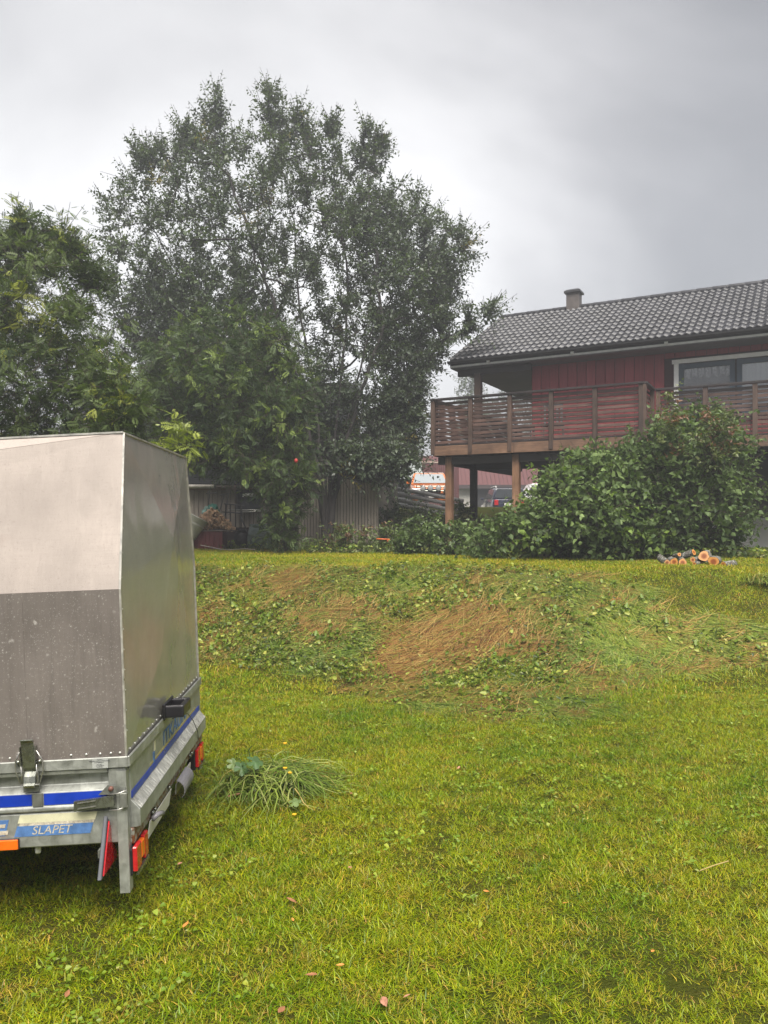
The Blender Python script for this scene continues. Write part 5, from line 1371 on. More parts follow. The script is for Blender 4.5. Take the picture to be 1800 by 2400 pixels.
def rally(t_, L, Wc, H, hood, gc, belt):
    for sg in (-1, 1): MB().box((L / 2 + 0.0, sg * Wc * 0.36, hood * 0.70), (0.10, 0.34, 0.15)).build('headlight', LENS, t_, bevel=0.025, seg=2)
    MB().box((L / 2 + 0.02, 0, hood * 0.69), (0.06, Wc * 0.40, 0.15)).build('grille', BLACKP, t_)
    MB().add([(L * 0.22, -0.72, hood + 0.012), (L * 0.22, 0.72, hood + 0.012), (L / 2 - 0.18, 0.66, hood * 0.92 + 0.012), (L / 2 - 0.18, -0.66, hood * 0.92 + 0.012), (L / 2 - 0.03, 0.6, hood * 0.84 + 0.01), (L / 2 - 0.03, -0.6, hood * 0.84 + 0.01)], [(0, 1, 2, 3), (3, 2, 4, 5)]).build('bonnet', plain('pale_bonnet_paint', (0.72, 0.52, 0.40), 0.25, coat=0.6), t_)  # pale panel: sky glare over the orange bonnet put into its colour
    for yk in (0.58, 0.28, -0.02, -0.30):
        sp_ = empty('spot_lamp', (L / 2 + 0.14, yk - 0.05, hood * 0.80), parent=t_)
        MB().lathe((0, 0, 0), [(0.0, -0.08), (0.07, -0.07), (0.105, -0.01), (0.108, 0.03), (0.095, 0.032)], 18, 'x').build('shell', BLACKP, sp_, smooth=True)
        MB().lathe((0, 0, 0), [(0.094, 0.028), (0.06, 0.04), (0.0, 0.045)], 18, 'x').build('lens', LENS, sp_, smooth=True)
    MB().tube([(L / 2 + 0.12, -0.6, hood * 0.68), (L / 2 + 0.12, 0.6, hood * 0.68)], 0.02, 8).build('lamp_bar', CHROME, t_)
    MB().box((L / 2 + 0.08, 0, gc + 0.16), (0.01, 0.50, 0.11)).build('number_plate', PLATE_W, t_)
def wagon(t_, L, Wc, H, hood, gc, belt):
    for sg in (-1, 1): MB().tube([(-L / 2 + 0.4, sg * 0.58, H - 0.02), (-L / 2 + 0.5, sg * 0.58, H + 0.07), (L * 0.0 - 0.15, sg * 0.58, H + 0.07), (L * 0.0, sg * 0.58, H - 0.01)], 0.022, 8).build('roof_rail', PGREY, t_, smooth=True)
    npl = MB().box((-L / 2 - 0.045, 0.0, belt * 0.72), (0.02, 0.52, 0.115)).build('number_plate', PLATE_W, t_, bevel=0.004)
    MB().box((-L / 2 - 0.03, 0, belt * 0.72 + 0.085), (0.03, 0.62, 0.03)).build('plate_trim', CHROME, t_)
    text('LMJ  082', 0.105, (-L / 2 - 0.0562, 0, belt * 0.72), (R(90), 0, R(-90)), INK, npl)
    MB().lathe((-L / 2 - 0.03, 0, belt * 0.92), [(0.0, -0.02), (0.05, -0.02), (0.055, 0.0)], 16, 'x').build('badge', CHROME, t_)
    for sg in (-1, 1): MB().box((L / 2, sg * Wc * 0.36, hood * 0.72), (0.10, 0.32, 0.16)).build('headlight', LENS, t_, bevel=0.02)
cx_ = P(1012, 1150, 29)
car('rally_car', 'orange car with four round spot lamps above the log fence', (cx_.x, 30.9, gh(cx_.x, 30.9) + 0.05), R(-90), 4.1, 1.62, 1.36, (0.62, 0.17, 0.03), False, rally)
cx_ = P(1196, 1150, 36)
car('estate_car', 'dark blue estate car with roof rails parked on the far grass', (cx_.x, 38.4, gh(cx_.x, 38.4) - 0.42), R(90), 4.5, 1.72, 1.48, (0.012, 0.014, 0.035), True, wagon)
cx_ = P(1243, 1146, 36.5)
mb_ = empty('white_van', (cx_.x + 1.3, 41, gh(6, 41) - 0.3)); tag(mb_, 'white vehicle just showing beside the lilac bush', 'van')
vb = MB(); vb.prism([(-1.3, -0.8, 0.3), (1.4, -0.8, 0.3), (1.4, -0.8, 1.7), (-0.5, -0.8, 1.75), (-0.95, -0.8, 1.1), (-1.3, -0.8, 1.0)], (0, 1.6, 0)); vb.build('body', plain('white_van_paint', (0.75, 0.75, 0.74), 0.25), mb_, bevel=0.04, seg=2)
for sx in (-0.7, 0.9): MB().lathe((sx, -0.78, 0.28), [(0.0, -0.05), (0.2, -0.05), (0.27, -0.02), (0.28, 0.1), (0.0, 0.1)], 18, 'y').build('wheel', TYRE, mb_, smooth=True)
MB().prism([(-0.88, -0.81, 1.12), (0.2, -0.81, 1.12), (0.2, -0.81, 1.6), (-0.5, -0.81, 1.6)], (0, -0.01, 0)).build('side_window', GLASS, mb_)

# ---- cut logs on the lawn
def log_bark():
    m, nt, b, out = new_mat('log_bark'); N = NT(nt)
    v = N.coord('World'); f = N.noise(v, 30, 6, 0.7, 0.6); g_ = N.noise(v, 46, 4, 0.65)
    c = N.ramp(f, [(0.3, (0.03, 0.025, 0.022)), (0.7, (0.12, 0.10, 0.085))])
    c = N.mix(N.ramp(g_, [(0.5, 0.0), (0.58, 0.85)]), c, (0.36, 0.38, 0.33))
    N.l(c, b.inputs['Base Color']); b.inputs['Roughness'].default_value = 0.9; N.l(N.bump(f, 1.0, 0.012), b.inputs['Normal']); return m
def log_face():
    m, nt, b, out = new_mat('cut_wood'); N = NT(nt)
    tc_ = N.n('ShaderNodeTexCoord').outputs['Object']; ln = N.n('ShaderNodeVectorMath', operation='LENGTH'); N.l(tc_, ln.inputs[0])
    wv = N.noise(tc_, 14, 4, 0.6)
    r_ = N.math('ADD', ln.outputs['Value'], N.math('MULTIPLY', N.math('SUBTRACT', wv, 0.5), 0.45))
    c = N.ramp(r_, [(0.30, (0.24, 0.075, 0.03)), (0.52, (0.42, 0.17, 0.065)), (0.62, (0.60, 0.30, 0.12)), (0.95, (0.64, 0.34, 0.14))])
    rings = N.n('ShaderNodeMath', operation='SINE'); N.l(N.math('MULTIPLY', r_, 70), rings.inputs[0])
    c = N.mix(N.math('MULTIPLY', N.math('ADD', rings.outputs[0], 1.0), 0.10), c, (0.30, 0.12, 0.05))
    oi = N.n('ShaderNodeObjectInfo'); hs_ = N.n('ShaderNodeHueSaturation'); N.l(c, hs_.inputs['Color'])
    N.l(N.math('ADD', N.math('MULTIPLY', oi.outputs['Random'], 0.5), 0.85), hs_.inputs['Value']); N.l(N.math('ADD', N.math('MULTIPLY', oi.outputs['Random'], -0.2), 1.15), hs_.inputs['Saturation'])
    ck = N.noise(tc_, 5, 6, 0.75, 1.5); c2 = N.mix(N.ramp(ck, [(0.60, 0.0), (0.72, 0.6)]), hs_.outputs[0], (0.20, 0.10, 0.05))
    N.l(c2, b.inputs['Base Color']); b.inputs['Roughness'].default_value = 0.75; return m
LB, LF = log_bark(), log_face()
logs = [  # px, py of the cut face, radius px, depth, length, axis x, axis z, label
    (1650, 1303.5, 12.2, 11.05, 0.34, 0.55, 0.0, 'thick cut log with red heartwood lying on top of the pile'),
    (1672, 1316.5, 12.4, 10.95, 0.36, 0.55, 0.0, 'thick cut log with pale rings resting on the grass'),
    (1695.5, 1324, 7.6, 10.75, 0.30, 1.3, 0.05, 'slender lichen-covered log lying at the end of the pile'),
    (1624, 1312, 6.2, 11.05, 0.28, 0.8, 0.0, 'thin round log on top of an even thinner one'),
    (1627, 1321.5, 4.9, 10.95, 0.26, 0.8, 0.0, 'thinnest log of the pile touching the grass'),
    (1600, 1318.5, 9.2, 11.05, 0.30, 0.35, 0.02, 'medium log with brown cut face beside the thin logs'),
    (1580, 1317, 9.0, 11.1, 0.30, 0.2, 0.04, 'medium log with dark cut face below a sawn branch stub'),
    (1563, 1319, 7.8, 11.1, 0.24, -0.1, 0.30, 'short mossy log standing at the outer end of the pile'),
    (1592, 1299.5, 4.2, 11.1, 0.20, 0.0, -0.15, 'small branch stub with a bright yellow cut on the pile'),
    (1626, 1294.5, 7.2, 11.2, 0.26, -0.75, -0.45, 'tilted log with oval yellow cut leaning on the pile'),
    (1640, 1317, 7.5, 11.35, 0.26, 0.9, 0.0, 'dark log tucked behind the thick red-hearted one')]
for (a, b_, r_px, yk, L_, ax_, az_, lab) in logs:
    f0 = P(a, b_, yk); r_ = r_px / FPX * yk
    d_ = Vector((ax_, 1.0, az_)).normalized()
    lg = empty('cut_log', f0); tag(lg, lab, 'log', 'cut logs piled on the lawn')
    n_ = 18; u_ = d_.orthogonal().normalized(); v_ = d_.cross(u_)
    jit = [1 + 0.03 * random.uniform(-1, 1) + 0.07 * math.sin(3 * k * 2 * math.pi / n_ + a) + 0.04 * math.sin(5 * k * 2 * math.pi / n_ + b_) for k in range(n_)]
    vs_ = []; segs_ = 6
    for s_ in range(segs_ + 1):
        q = d_ * (L_ * s_ / segs_)
        for k in range(n_):
            t2 = 2 * math.pi * k / n_; rr2 = r_ * jit[k] * (1.0 + 0.03 * math.sin(s_ * 2.1 + k))
            vs_.append(q + (u_ * math.cos(t2) + v_ * math.sin(t2)) * rr2)
    fs_ = [(s_ * n_ + k, s_ * n_ + (k + 1) % n_, (s_ + 1) * n_ + (k + 1) % n_, (s_ + 1) * n_ + k) for s_ in range(segs_) for k in range(n_)]
    fs_.append(tuple(segs_ * n_ + k for k in range(n_)))
    MB().add(vs_, fs_).build('bark', LB, lg, smooth=True)
    # the face is modelled at radius 1 and scaled, so that its rings fill it
    fm = MB().add([(math.cos(2 * math.pi * k / n_) * jit[k] * 0.965, math.sin(2 * math.pi * k / n_) * jit[k] * 0.965, 0) for k in range(n_)] + [(0, 0, 0)], [(k, (k + 1) % n_, n_) for k in range(n_)]).mesh('cut_face', LF)
    fo2 = link('cut_face', fm, lg, -d_ * 0.003)
    M3 = Matrix((u_, v_, d_)).transposed(); fo2.rotation_euler = M3.to_euler(); fo2.scale = (r_, r_, r_)
# orange saw-horse bar glimpsed in the raspberry bush
q = P(898, 1263, 15.2)
og = empty('orange_bow_saw', q); tag(og, 'orange bow saw lying in the raspberry bush', 'saw')
MB().tube([(-0.13, 0, 0), (0.13, 0.02, -0.012)], 0.012, 8).build('bow', plain('orange_paint', (0.65, 0.13, 0.03), 0.4), og, smooth=True)
MB().tube([(0.08, 0, -0.05), (0.13, 0.02, -0.012)], 0.012, 8).build('handle', plain('orange_paint2', (0.5, 0.09, 0.03), 0.4), og, smooth=True)
bl = MB(); bl.lathe((0, 0, 0), [(0.0, -0.045), (0.022, -0.035), (0.036, -0.01), (0.034, 0.015), (0.018, 0.04), (0.0, 0.045)], 14, 'z')
o = bl.build('red_float', plain('red_plastic', (0.30, 0.022, 0.018), 0.6), None, loc=P(694, 1080, 14.3), smooth=True); tag(o, 'small bright red object hanging among the rowan leaves', 'ornament')
# ================================================================== grass, weeds and cuttings
def grass_mat(name, g0, g1, dry, dry_amt, scale=0.9, trans=0.3, spec=0.3, rough=0.4):
    m, nt, b, out = new_mat(name); N = NT(nt)
    w_ = N.coord('World')
    a = N.noise(w_, scale, 4, 0.6, 0.3); f = N.noise(w_, 6.0, 4, 0.6)
    oi = N.n('ShaderNodeObjectInfo'); rnd = oi.outputs['Random']
    at = N.n('ShaderNodeAttribute'); at.attribute_name = 'Col'
    a2 = N.noise(w_, 0.35, 3, 0.55, 0.5)
    mixf = N.math('SUBTRACT', N.math('ADD', N.math('ADD', N.math('MULTIPLY', a, 0.7), N.math('MULTIPLY', a2, 0.6)), N.math('MULTIPLY', rnd, 0.25)), 0.16)
    c = N.mix(N.ramp(mixf, [(0.42, 0.0), (0.70, 1.0)]), g0, g1)
    dm = N.math('ADD', N.math('MULTIPLY', f, 0.8), N.math('MULTIPLY', rnd, 0.3))
    c = N.mix(N.ramp(dm, [(0.56, 0.0), (0.74, dry_amt)]), c, dry)
    c = N.mix(1.0, c, at.outputs['Color'], 'MULTIPLY')
    N.l(c, b.inputs['Base Color']); b.inputs['Roughness'].default_value = rough; b.inputs['Specular IOR Level'].default_value = spec
    t_ = N.n('ShaderNodeBsdfTranslucent'); N.l(c, t_.inputs['Color'])
    mx = N.n('ShaderNodeMixShader'); mx.inputs[0].default_value = trans
    N.l(b.outputs[0], mx.inputs[1]); N.l(t_.outputs[0], mx.inputs[2]); N.l(mx.outputs[0], out.inputs['Surface'])
    return m
G_LAWN = grass_mat('lawn_blades', (0.115, 0.205, 0.003), (0.30, 0.325, 0.006), (0.34, 0.205, 0.035), 0.55, spec=0.3, rough=0.38)
G_WEED = grass_mat('weed_leaves', (0.85, 0.9, 0.9), (1.15, 1.1, 1.1), (1.4, 1.0, 1.0), 0.4, spec=0.35, rough=0.4)
G_LONG = grass_mat('long_grass', (0.8, 0.9, 0.9), (1.15, 1.1, 1.0), (1.5, 1.1, 0.9), 0.4, spec=0.35, rough=0.38)
G_STRAW = grass_mat('cut_straw', (0.85, 0.85, 0.85), (1.15, 1.15, 1.15), (0.75, 0.6, 0.55), 0.6, spec=0.25, rough=0.45)

PAL_LAWN = (([0.95, 1.05, 0.8], 0.50), ([1.35, 1.2, 1.6], 0.22), ([0.45, 0.55, 0.5], 0.20), ([1.7, 1.15, 4.0], 0.08))
PAL_LONG = (([0.11, 0.17, 0.022], 0.36), ([0.20, 0.26, 0.045], 0.30), ([0.33, 0.36, 0.12], 0.14), ([0.05, 0.08, 0.012], 0.14), ([0.38, 0.29, 0.10], 0.06))
PAL_STRAW = (([0.38, 0.21, 0.07], 0.30), ([0.24, 0.10, 0.04], 0.20), ([0.50, 0.36, 0.12], 0.24), ([0.24, 0.27, 0.045], 0.18), ([0.07, 0.04, 0.02], 0.08))
PAL_WEED = (([0.105, 0.165, 0.014], 0.42), ([0.19, 0.26, 0.025], 0.28), ([0.29, 0.33, 0.06], 0.12), ([0.04, 0.065, 0.010], 0.12), ([0.24, 0.25, 0.12], 0.06))
def pick_pal(rg_, pal, tint):
    c = np.array(pal[rg_.choice(len(pal), p=[w for _, w in pal])][0]); return c * (1 + rg_.uniform(-tint, tint))
def blades(rg_, n, rad_, h0, h1, w0, lean, seg=3, lie=False, curl=0.5, tint=0.25, pal=PAL_LAWN):
    """tuft of curved tapering blades as quads"""
    vs, fs, cs = [], [], []
    for _ in range(n):
        a = rg_.uniform(0, 2 * np.pi); rr = rad_ * math.sqrt(rg_.uniform())
        p = np.array([rr * math.cos(a), rr * math.sin(a), 0.0]); h = rg_.uniform(h0, h1); w_ = w0 * rg_.uniform(0.7, 1.3)
        if lie:
            th = rg_.normal(0, 0.30); d0 = np.array([math.cos(th), math.sin(th), rg_.uniform(0.05, 0.5)])
        else:
            th = rg_.uniform(0, 2 * np.pi); d0 = np.array([math.cos(th) * lean * rg_.uniform(0, 1.6), math.sin(th) * lean * rg_.uniform(0, 1.6), 1.0])
        d0 /= np.linalg.norm(d0); side = np.array([-math.sin(th), math.cos(th), 0.0]) if lie else np.array([-math.sin(th + rg_.normal(0, 1.0)), math.cos(th), 0.0]); side /= (np.linalg.norm(side) + 1e-9)
        b0 = len(vs); q = p.copy(); d = d0.copy(); st = h / seg
        for s_ in range(seg + 1):
            ww = w_ * (1 - (s_ / seg) ** 1.6) * 0.5 + 0.0002
            vs.append(q - side * ww); vs.append(q + side * ww)
            d = d + np.array([d0[0] * 0.35, d0[1] * 0.35, -curl / seg]); d /= np.linalg.norm(d)
            q = q + d * st
            if q[2] < 0.004: q[2] = 0.004
        c_ = pick_pal(rg_, pal, tint)
        for s_ in range(seg):
            fs.append((b0 + 2 * s_, b0 + 2 * s_ + 1, b0 + 2 * s_ + 3, b0 + 2 * s_ + 2)); cs.append(c_)
    return np.array(vs), np.array(fs), np.array(cs)

PAL_CLOVER = (([0.15, 0.24, 0.02], 0.5), ([0.24, 0.31, 0.035], 0.35), ([0.30, 0.34, 0.10], 0.15))
def flat_leaves(rg_, n, rad_, l0, l1, wr, z0, z1, templ='heart', tilt=0.4, pal=None):
    p = np.stack([rg_.normal(0, rad_ * 0.6, n), rg_.normal(0, rad_ * 0.6, n), rg_.uniform(z0, z1, n)], 1)
    a = rg_.uniform(0, 2 * np.pi, n); d = np.stack([np.cos(a), np.sin(a), rg_.normal(0, tilt * 0.6, n)], 1)
    nr = np.stack([rg_.normal(0, tilt, n), rg_.normal(0, tilt, n), np.ones(n)], 1); ll = rg_.uniform(l0, l1, n)
    tv, tf = TEMPL[templ]; d = unit(d); nr = unit(nr - d * (nr * d).sum(1, keepdims=True)); sd = np.cross(nr, d)
    v = p[:, None] + d[:, None] * tv[None, :, 0:1] * ll[:, None, None] + sd[:, None] * tv[None, :, 1:2] * (ll * wr)[:, None, None] + nr[:, None] * tv[None, :, 2:3] * ll[:, None, None]
    v[:, :, 2] = np.maximum(v[:, :, 2], 0.003)
    f = tf[None] + (np.arange(n) * len(tv))[:, None, None]
    cs = np.repeat(np.array([pick_pal(rg_, pal or PAL_WEED, 0.2) for _ in range(n)]), len(tf), 0)
    return v.reshape(-1, 3), f.reshape(-1, tf.shape[1]), cs

protos = bpy.data.collections.new('grass_prototypes')      # not linked to the scene: only instanced
def proto(name, data, mat):
    v, f, c = data; o = bpy.data.objects.new(name, np_mesh(name, v, f, mat, c)); protos.objects.link(o); return o

def scatter(name, label, cat, prot_list, pts, rots, scl, idx):
    col = bpy.data.collections.new(name + '_prototypes')
    for i_, p in enumerate(prot_list):
        p.name = '%s_kind_%s' % (name, 'abcdefgh'[i_]); col.objects.link(p)
    order = {n: i_ for i_, n in enumerate(sorted(o.name for o in col.objects))}
    idx = np.array([order[prot_list[k].name] for k in range(len(prot_list))])[idx]
    me = bpy.data.meshes.new(name); me.vertices.add(len(pts)); me.vertices.foreach_set('co', np.ascontiguousarray(pts, np.float32).ravel())
    for nm, ty, val in (('rot', 'FLOAT_VECTOR', rots), ('scl', 'FLOAT', scl), ('idx', 'INT', idx)):
        at = me.attributes.new(nm, ty, 'POINT')
        at.data.foreach_set('vector' if ty == 'FLOAT_VECTOR' else 'value', np.ascontiguousarray(val, np.float32 if ty != 'INT' else np.int32).ravel())
    me.update(); o = link(name, me)
    ng = bpy.data.node_groups.new(name, 'GeometryNodeTree')
    ng.interface.new_socket('Geometry', in_out='INPUT', socket_type='NodeSocketGeometry'); ng.interface.new_socket('Geometry', in_out='OUTPUT', socket_type='NodeSocketGeometry')
    N = ng.nodes; gi = N.new('NodeGroupInput'); go = N.new('NodeGroupOutput'); ip = N.new('GeometryNodeInstanceOnPoints'); ci = N.new('GeometryNodeCollectionInfo')
    ci.inputs['Collection'].default_value = col; ci.inputs['Separate Children'].default_value = True; ci.inputs['Reset Children'].default_value = True
    def na(nm, ty):
        n_ = N.new('GeometryNodeInputNamedAttribute'); n_.data_type = ty; n_.inputs['Name'].default_value = nm; return n_.outputs['Attribute']
    L_ = ng.links.new
    L_(gi.outputs[0], ip.inputs['Points']); L_(ci.outputs[0], ip.inputs['Instance']); ip.inputs['Pick Instance'].default_value = True
    L_(na('idx', 'INT'), ip.inputs['Instance Index']); L_(na('rot', 'FLOAT_VECTOR'), ip.inputs['Rotation']); L_(na('scl', 'FLOAT'), ip.inputs['Scale']); L_(ip.outputs[0], go.inputs[0])
    md = o.modifiers.new('scatter', 'NODES'); md.node_group = ng
    tag(o, label, cat, kind='stuff'); return o

def slope_rot(x, y, yaw):
    e_ = 0.06; hx = (ground_h(x + e_, y) - ground_h(x - e_, y)) / (2 * e_); hy = (ground_h(x, y + e_) - ground_h(x, y - e_)) / (2 * e_)
    # euler XYZ approximating: tilt to the slope, then spin (spin first about own axis)
    out = np.zeros((len(x), 3))
    for i_ in range(len(x)):
        q = Vector((0, 0, 1)).rotation_difference(Vector((-hx[i_], -hy[i_], 1)).normalized()) @ Euler((0, 0, yaw[i_])).to_quaternion()
        out[i_] = q.to_euler()[:]
    return out
def to_px(x, y):
    h = ground_h(x, y); return np.stack([900 + FPX * x / y, HORIZON - FPX * (h - CAM_H) / y], 1), h

weed_poly = [(380, 1330), (470, 1335), (600, 1325), (800, 1330), (1000, 1325), (1200, 1330), (1380, 1345), (1500, 1372), (1560, 1430), (1650, 1440), (1800, 1480), (2100, 1500),
             (2100, 1580), (1800, 1570), (1700, 1570), (1560, 1590), (1440, 1640), (1350, 1690), (1200, 1700), (1000, 1690), (860, 1650), (780, 1615), (640, 1570), (470, 1560), (300, 1560)]
brown_poly = [(880, 1545), (935, 1470), (1060, 1425), (1170, 1400), (1270, 1402), (1290, 1432), (1200, 1470), (1300, 1500), (1280, 1528), (1160, 1535), (1060, 1575), (960, 1600), (900, 1595)]
brown2 = [(650, 1340), (740, 1345), (735, 1400), (640, 1400)]
brown3 = [(640, 1440), (760, 1420), (900, 1420), (840, 1500), (700, 1480)]
_pp, _h = to_px(GX.ravel(), np.maximum(GY.ravel(), 0.5))
soil = np.zeros(len(_pp))
for pl_k in (brown_poly, brown2, brown3):
    i_k, d_k = poly_info(pl_k, _pp); soil = np.maximum(soil, np.where(i_k, 0.7 * np.clip(d_k / 40, 0, 1), 0))
_iw, _dw = poly_info(weed_poly, _pp); soil = np.maximum(soil, np.where(_iw, 0.35, 0))
soil[GY.ravel() < 3] = 0
_at = ground.data.attributes.new('Soil', 'FLOAT', 'POINT'); _at.data.foreach_set('value', soil.astype(np.float32))
def wedge(rg_, y0, y1, dens, slack=1.1, k=0.64):
    area = k * (y1 ** 2 - y0 ** 2) + 2 * slack * (y1 - y0); n = int(area * dens)
    y = np.sqrt(rg_.uniform(y0 ** 2, y1 ** 2, n)); x = rg_.uniform(-1, 1, n) * (k * y + slack); return x, y

rg = np.random.default_rng(77)
# ---- lawn
lawn_p = [proto('a', blades(rg, 46, 0.060, 0.018, 0.046, 0.0030, 0.8), G_LAWN), proto('b', blades(rg, 40, 0.055, 0.016, 0.054, 0.0027, 1.0), G_LAWN), proto('c', blades(rg, 50, 0.065, 0.014, 0.040, 0.0030, 1.3), G_LAWN),
          proto('d', blades(rg, 40, 0.105, 0.020, 0.050, 0.0055, 1.1, seg=2), G_LAWN), proto('e', blades(rg, 40, 0.11, 0.018, 0.045, 0.0060, 1.4, seg=2), G_LAWN)]
x1, y1 = wedge(rg, 1.7, 7.2, 760); x2, y2 = wedge(rg, 7.0, 17.0, 260)
idx = np.concatenate([rg.integers(0, 3, len(x1)), rg.integers(3, 5, len(x2))]); x = np.concatenate([x1, x2]); y = np.concatenate([y1, y2])
pp, h = to_px(x, y); ins, dd = poly_info(weed_poly, pp)
keep = ~ins | (dd < 12) | (rg.uniform(size=len(x)) < 0.25)
b1, _ = poly_info(brown_poly, pp); keep &= ~(b1 & (rg.uniform(size=len(x)) < 0.85))
patch = vnoise(x, y, 1.3, 9) + 0.6 * vnoise(x, y, 3.7, 10)
keep &= rg.uniform(size=len(x)) < np.clip(1.0 + 0.15 * patch, 0.88, 1)
x, y, h, idx, patch = x[keep], y[keep], h[keep], idx[keep], patch[keep]
sc_ = np.clip(1.05 + 0.28 * patch, 0.88, 1.6) * rg.uniform(0.75, 1.25, len(x))
scatter('lawn_grass', 'short wet yellow-green lawn grass', 'grass', lawn_p, np.stack([x, y, h - 0.004], 1), slope_rot(x, y, rg.uniform(0, 6.28, len(x))), sc_, idx)
# ---- clover and small weeds in the lawn
clo_p = [proto('a', flat_leaves(rg, 12, 0.05, 0.012, 0.022, 0.95, 0.018, 0.040, pal=PAL_CLOVER), G_WEED), proto('b', flat_leaves(rg, 7, 0.045, 0.014, 0.026, 0.8, 0.02, 0.042, pal=PAL_CLOVER), G_WEED), proto('c', flat_leaves(rg, 9, 0.035, 0.022, 0.045, 0.35, 0.015, 0.040, 'simple', 0.5, pal=PAL_CLOVER), G_WEED)]
x, y = wedge(rg, 1.8, 12.0, 44); pt = vnoise(x, y, 1.1, 21) + 0.5 * vnoise(x, y, 3.1, 22)
keep = rg.uniform(size=len(x)) < np.clip(0.25 + 0.6 * pt, 0.04, 0.9); x, y = x[keep], y[keep]
pp, h = to_px(x, y)
scatter('lawn_weeds', 'small clover and dandelion leaves among the lawn grass', 'weeds', clo_p, np.stack([x, y, h], 1), slope_rot(x, y, rg.uniform(0, 6.28, len(x))), rg.uniform(0.7, 1.3, len(x)), rg.choice(3, len(x), p=[0.5, 0.35, 0.15]))
# ---- cut vegetation on the bank
wd_p = [proto('a', flat_leaves(rg, 16, 0.12, 0.030, 0.070, 0.70, 0.005, 0.085, 'heart', 0.8), G_WEED), proto('b', flat_leaves(rg, 20, 0.13, 0.02, 0.055, 0.55, 0.005, 0.10, 'heart', 1.0), G_WEED),
        proto('c', blades(rg, 22, 0.10, 0.08, 0.20, 0.006, 1.4, curl=1.0, pal=PAL_LONG), G_LONG), proto('d', flat_leaves(rg, 14, 0.12, 0.035, 0.085, 0.30, 0.01, 0.09, 'simple', 0.9), G_WEED)]
xb = rg.uniform(-4.4, 6.6, 26000); yb = rg.uniform(6.0, 12.6, 26000)
pp, h = to_px(xb, yb); ins, dd = poly_info(weed_poly, pp)
inb = poly_info(brown_poly, pp)[0] | poly_info(brown2, pp)[0] | poly_info(brown3, pp)[0]
nz = vnoise(xb, yb, 1.4, 31) + 0.6 * vnoise(xb, yb, 4.0, 32)
leafy = np.clip(0.55 + 0.25 * nz, 0.2, 0.95) * np.where(pp[:, 0] > 1330, 0.30, 1.0) * np.where(inb, 0.22, 1.0) * np.where(pp[:, 1] > 1600, 0.25, 1.0) * np.clip(dd / 22, 0.15, 1)
keep = ins & (rg.uniform(size=len(xb)) < leafy * 0.62)
x, y, h = xb[keep], yb[keep], h[keep]
scatter('bank_weeds', 'broad green weed leaves covering the mown bank', 'weeds', wd_p, np.stack([x, y, h], 1), slope_rot(x, y, rg.uniform(0, 6.28, len(x))), rg.uniform(0.6, 1.25, len(x)), rg.choice(4, len(x), p=[0.20, 0.24, 0.38, 0.18]))
# long grass lying over, combed along the slope
lg_p = [proto('a', blades(rg, 24, 0.12, 0.20, 0.50, 0.0085, 0, seg=5, lie=True, curl=0.9, pal=PAL_LONG), G_LONG), proto('b', blades(rg, 18, 0.14, 0.25, 0.55, 0.0095, 0, seg=5, lie=True, curl=1.1, pal=PAL_LONG), G_LONG), proto('c', blades(rg, 22, 0.09, 0.12, 0.30, 0.0060, 0, seg=4, lie=True, curl=0.9, pal=PAL_LONG), G_LONG)]
pp, hh_ = to_px(xb, yb); rgt = sst(1180, 1380, pp[:, 0]); low = sst(1560, 1620, pp[:, 1]) * (pp[:, 0] > 850); topb = (pp[:, 1] < 1385) * 0.35
dens = (0.20 + 0.50 * rgt + 0.40 * low + topb + 0.22 * inb) * np.clip(dd / 16, 0.25, 1) * np.clip(0.8 + 0.5 * vnoise(xb, yb, 1.7, 41), 0.2, 1.3)
keep = ins & (rg.uniform(size=len(xb)) < dens * 0.75); x, y = xb[keep], yb[keep]
yaw = np.where(pp[keep, 0] > 1250, -0.9, -0.35) + 0.6 * vnoise(x, y, 0.9, 42) + rg.normal(0, 0.45, len(x)); yaw += np.where(rg.uniform(size=len(x)) < 0.25, np.pi, 0)
scatter('lying_grass', 'long green grass lying combed over the bank', 'grass', lg_p, np.stack([x, y, hh_[keep]], 1), slope_rot(x, y, yaw), rg.uniform(0.7, 1.25, len(x)), rg.integers(0, 3, len(x)))
# straw
st_p = [proto('a', blades(rg, 26, 0.13, 0.10, 0.36, 0.0040, 0, seg=3, lie=True, curl=0.5, tint=0.3, pal=PAL_STRAW), G_STRAW), proto('b', blades(rg, 18, 0.15, 0.20, 0.48, 0.0046, 0, seg=3, lie=True, curl=0.4, tint=0.3, pal=PAL_STRAW), G_STRAW), proto('c', blades(rg, 18, 0.10, 0.05, 0.16, 0.0040, 0.9, seg=2, curl=0.8, tint=0.3, pal=PAL_STRAW), G_STRAW)]
dens = np.where(inb, 0.95, 0.15 + 0.2 * (nz > 0.5)) * np.clip(0.85 + 0.6 * vnoise(xb, yb, 1.5, 51), 0.2, 1.3)
keep = ins & (rg.uniform(size=len(xb)) < dens * 0.62); x, y = xb[keep], yb[keep]
yaw = 0.55 + 0.5 * vnoise(x, y, 0.8, 52) + rg.normal(0, 0.35, len(x)); yaw += np.where(rg.uniform(size=len(x)) < 0.4, np.pi, 0)
scatter('cut_straw', 'brown cut stalks lying on the bare part of the bank', 'straw', st_p, np.stack([x, y, hh_[keep] + 0.01], 1), slope_rot(x, y, yaw), rg.uniform(0.7, 1.2, len(x)), rg.choice(3, len(x), p=[0.45, 0.35, 0.2]))
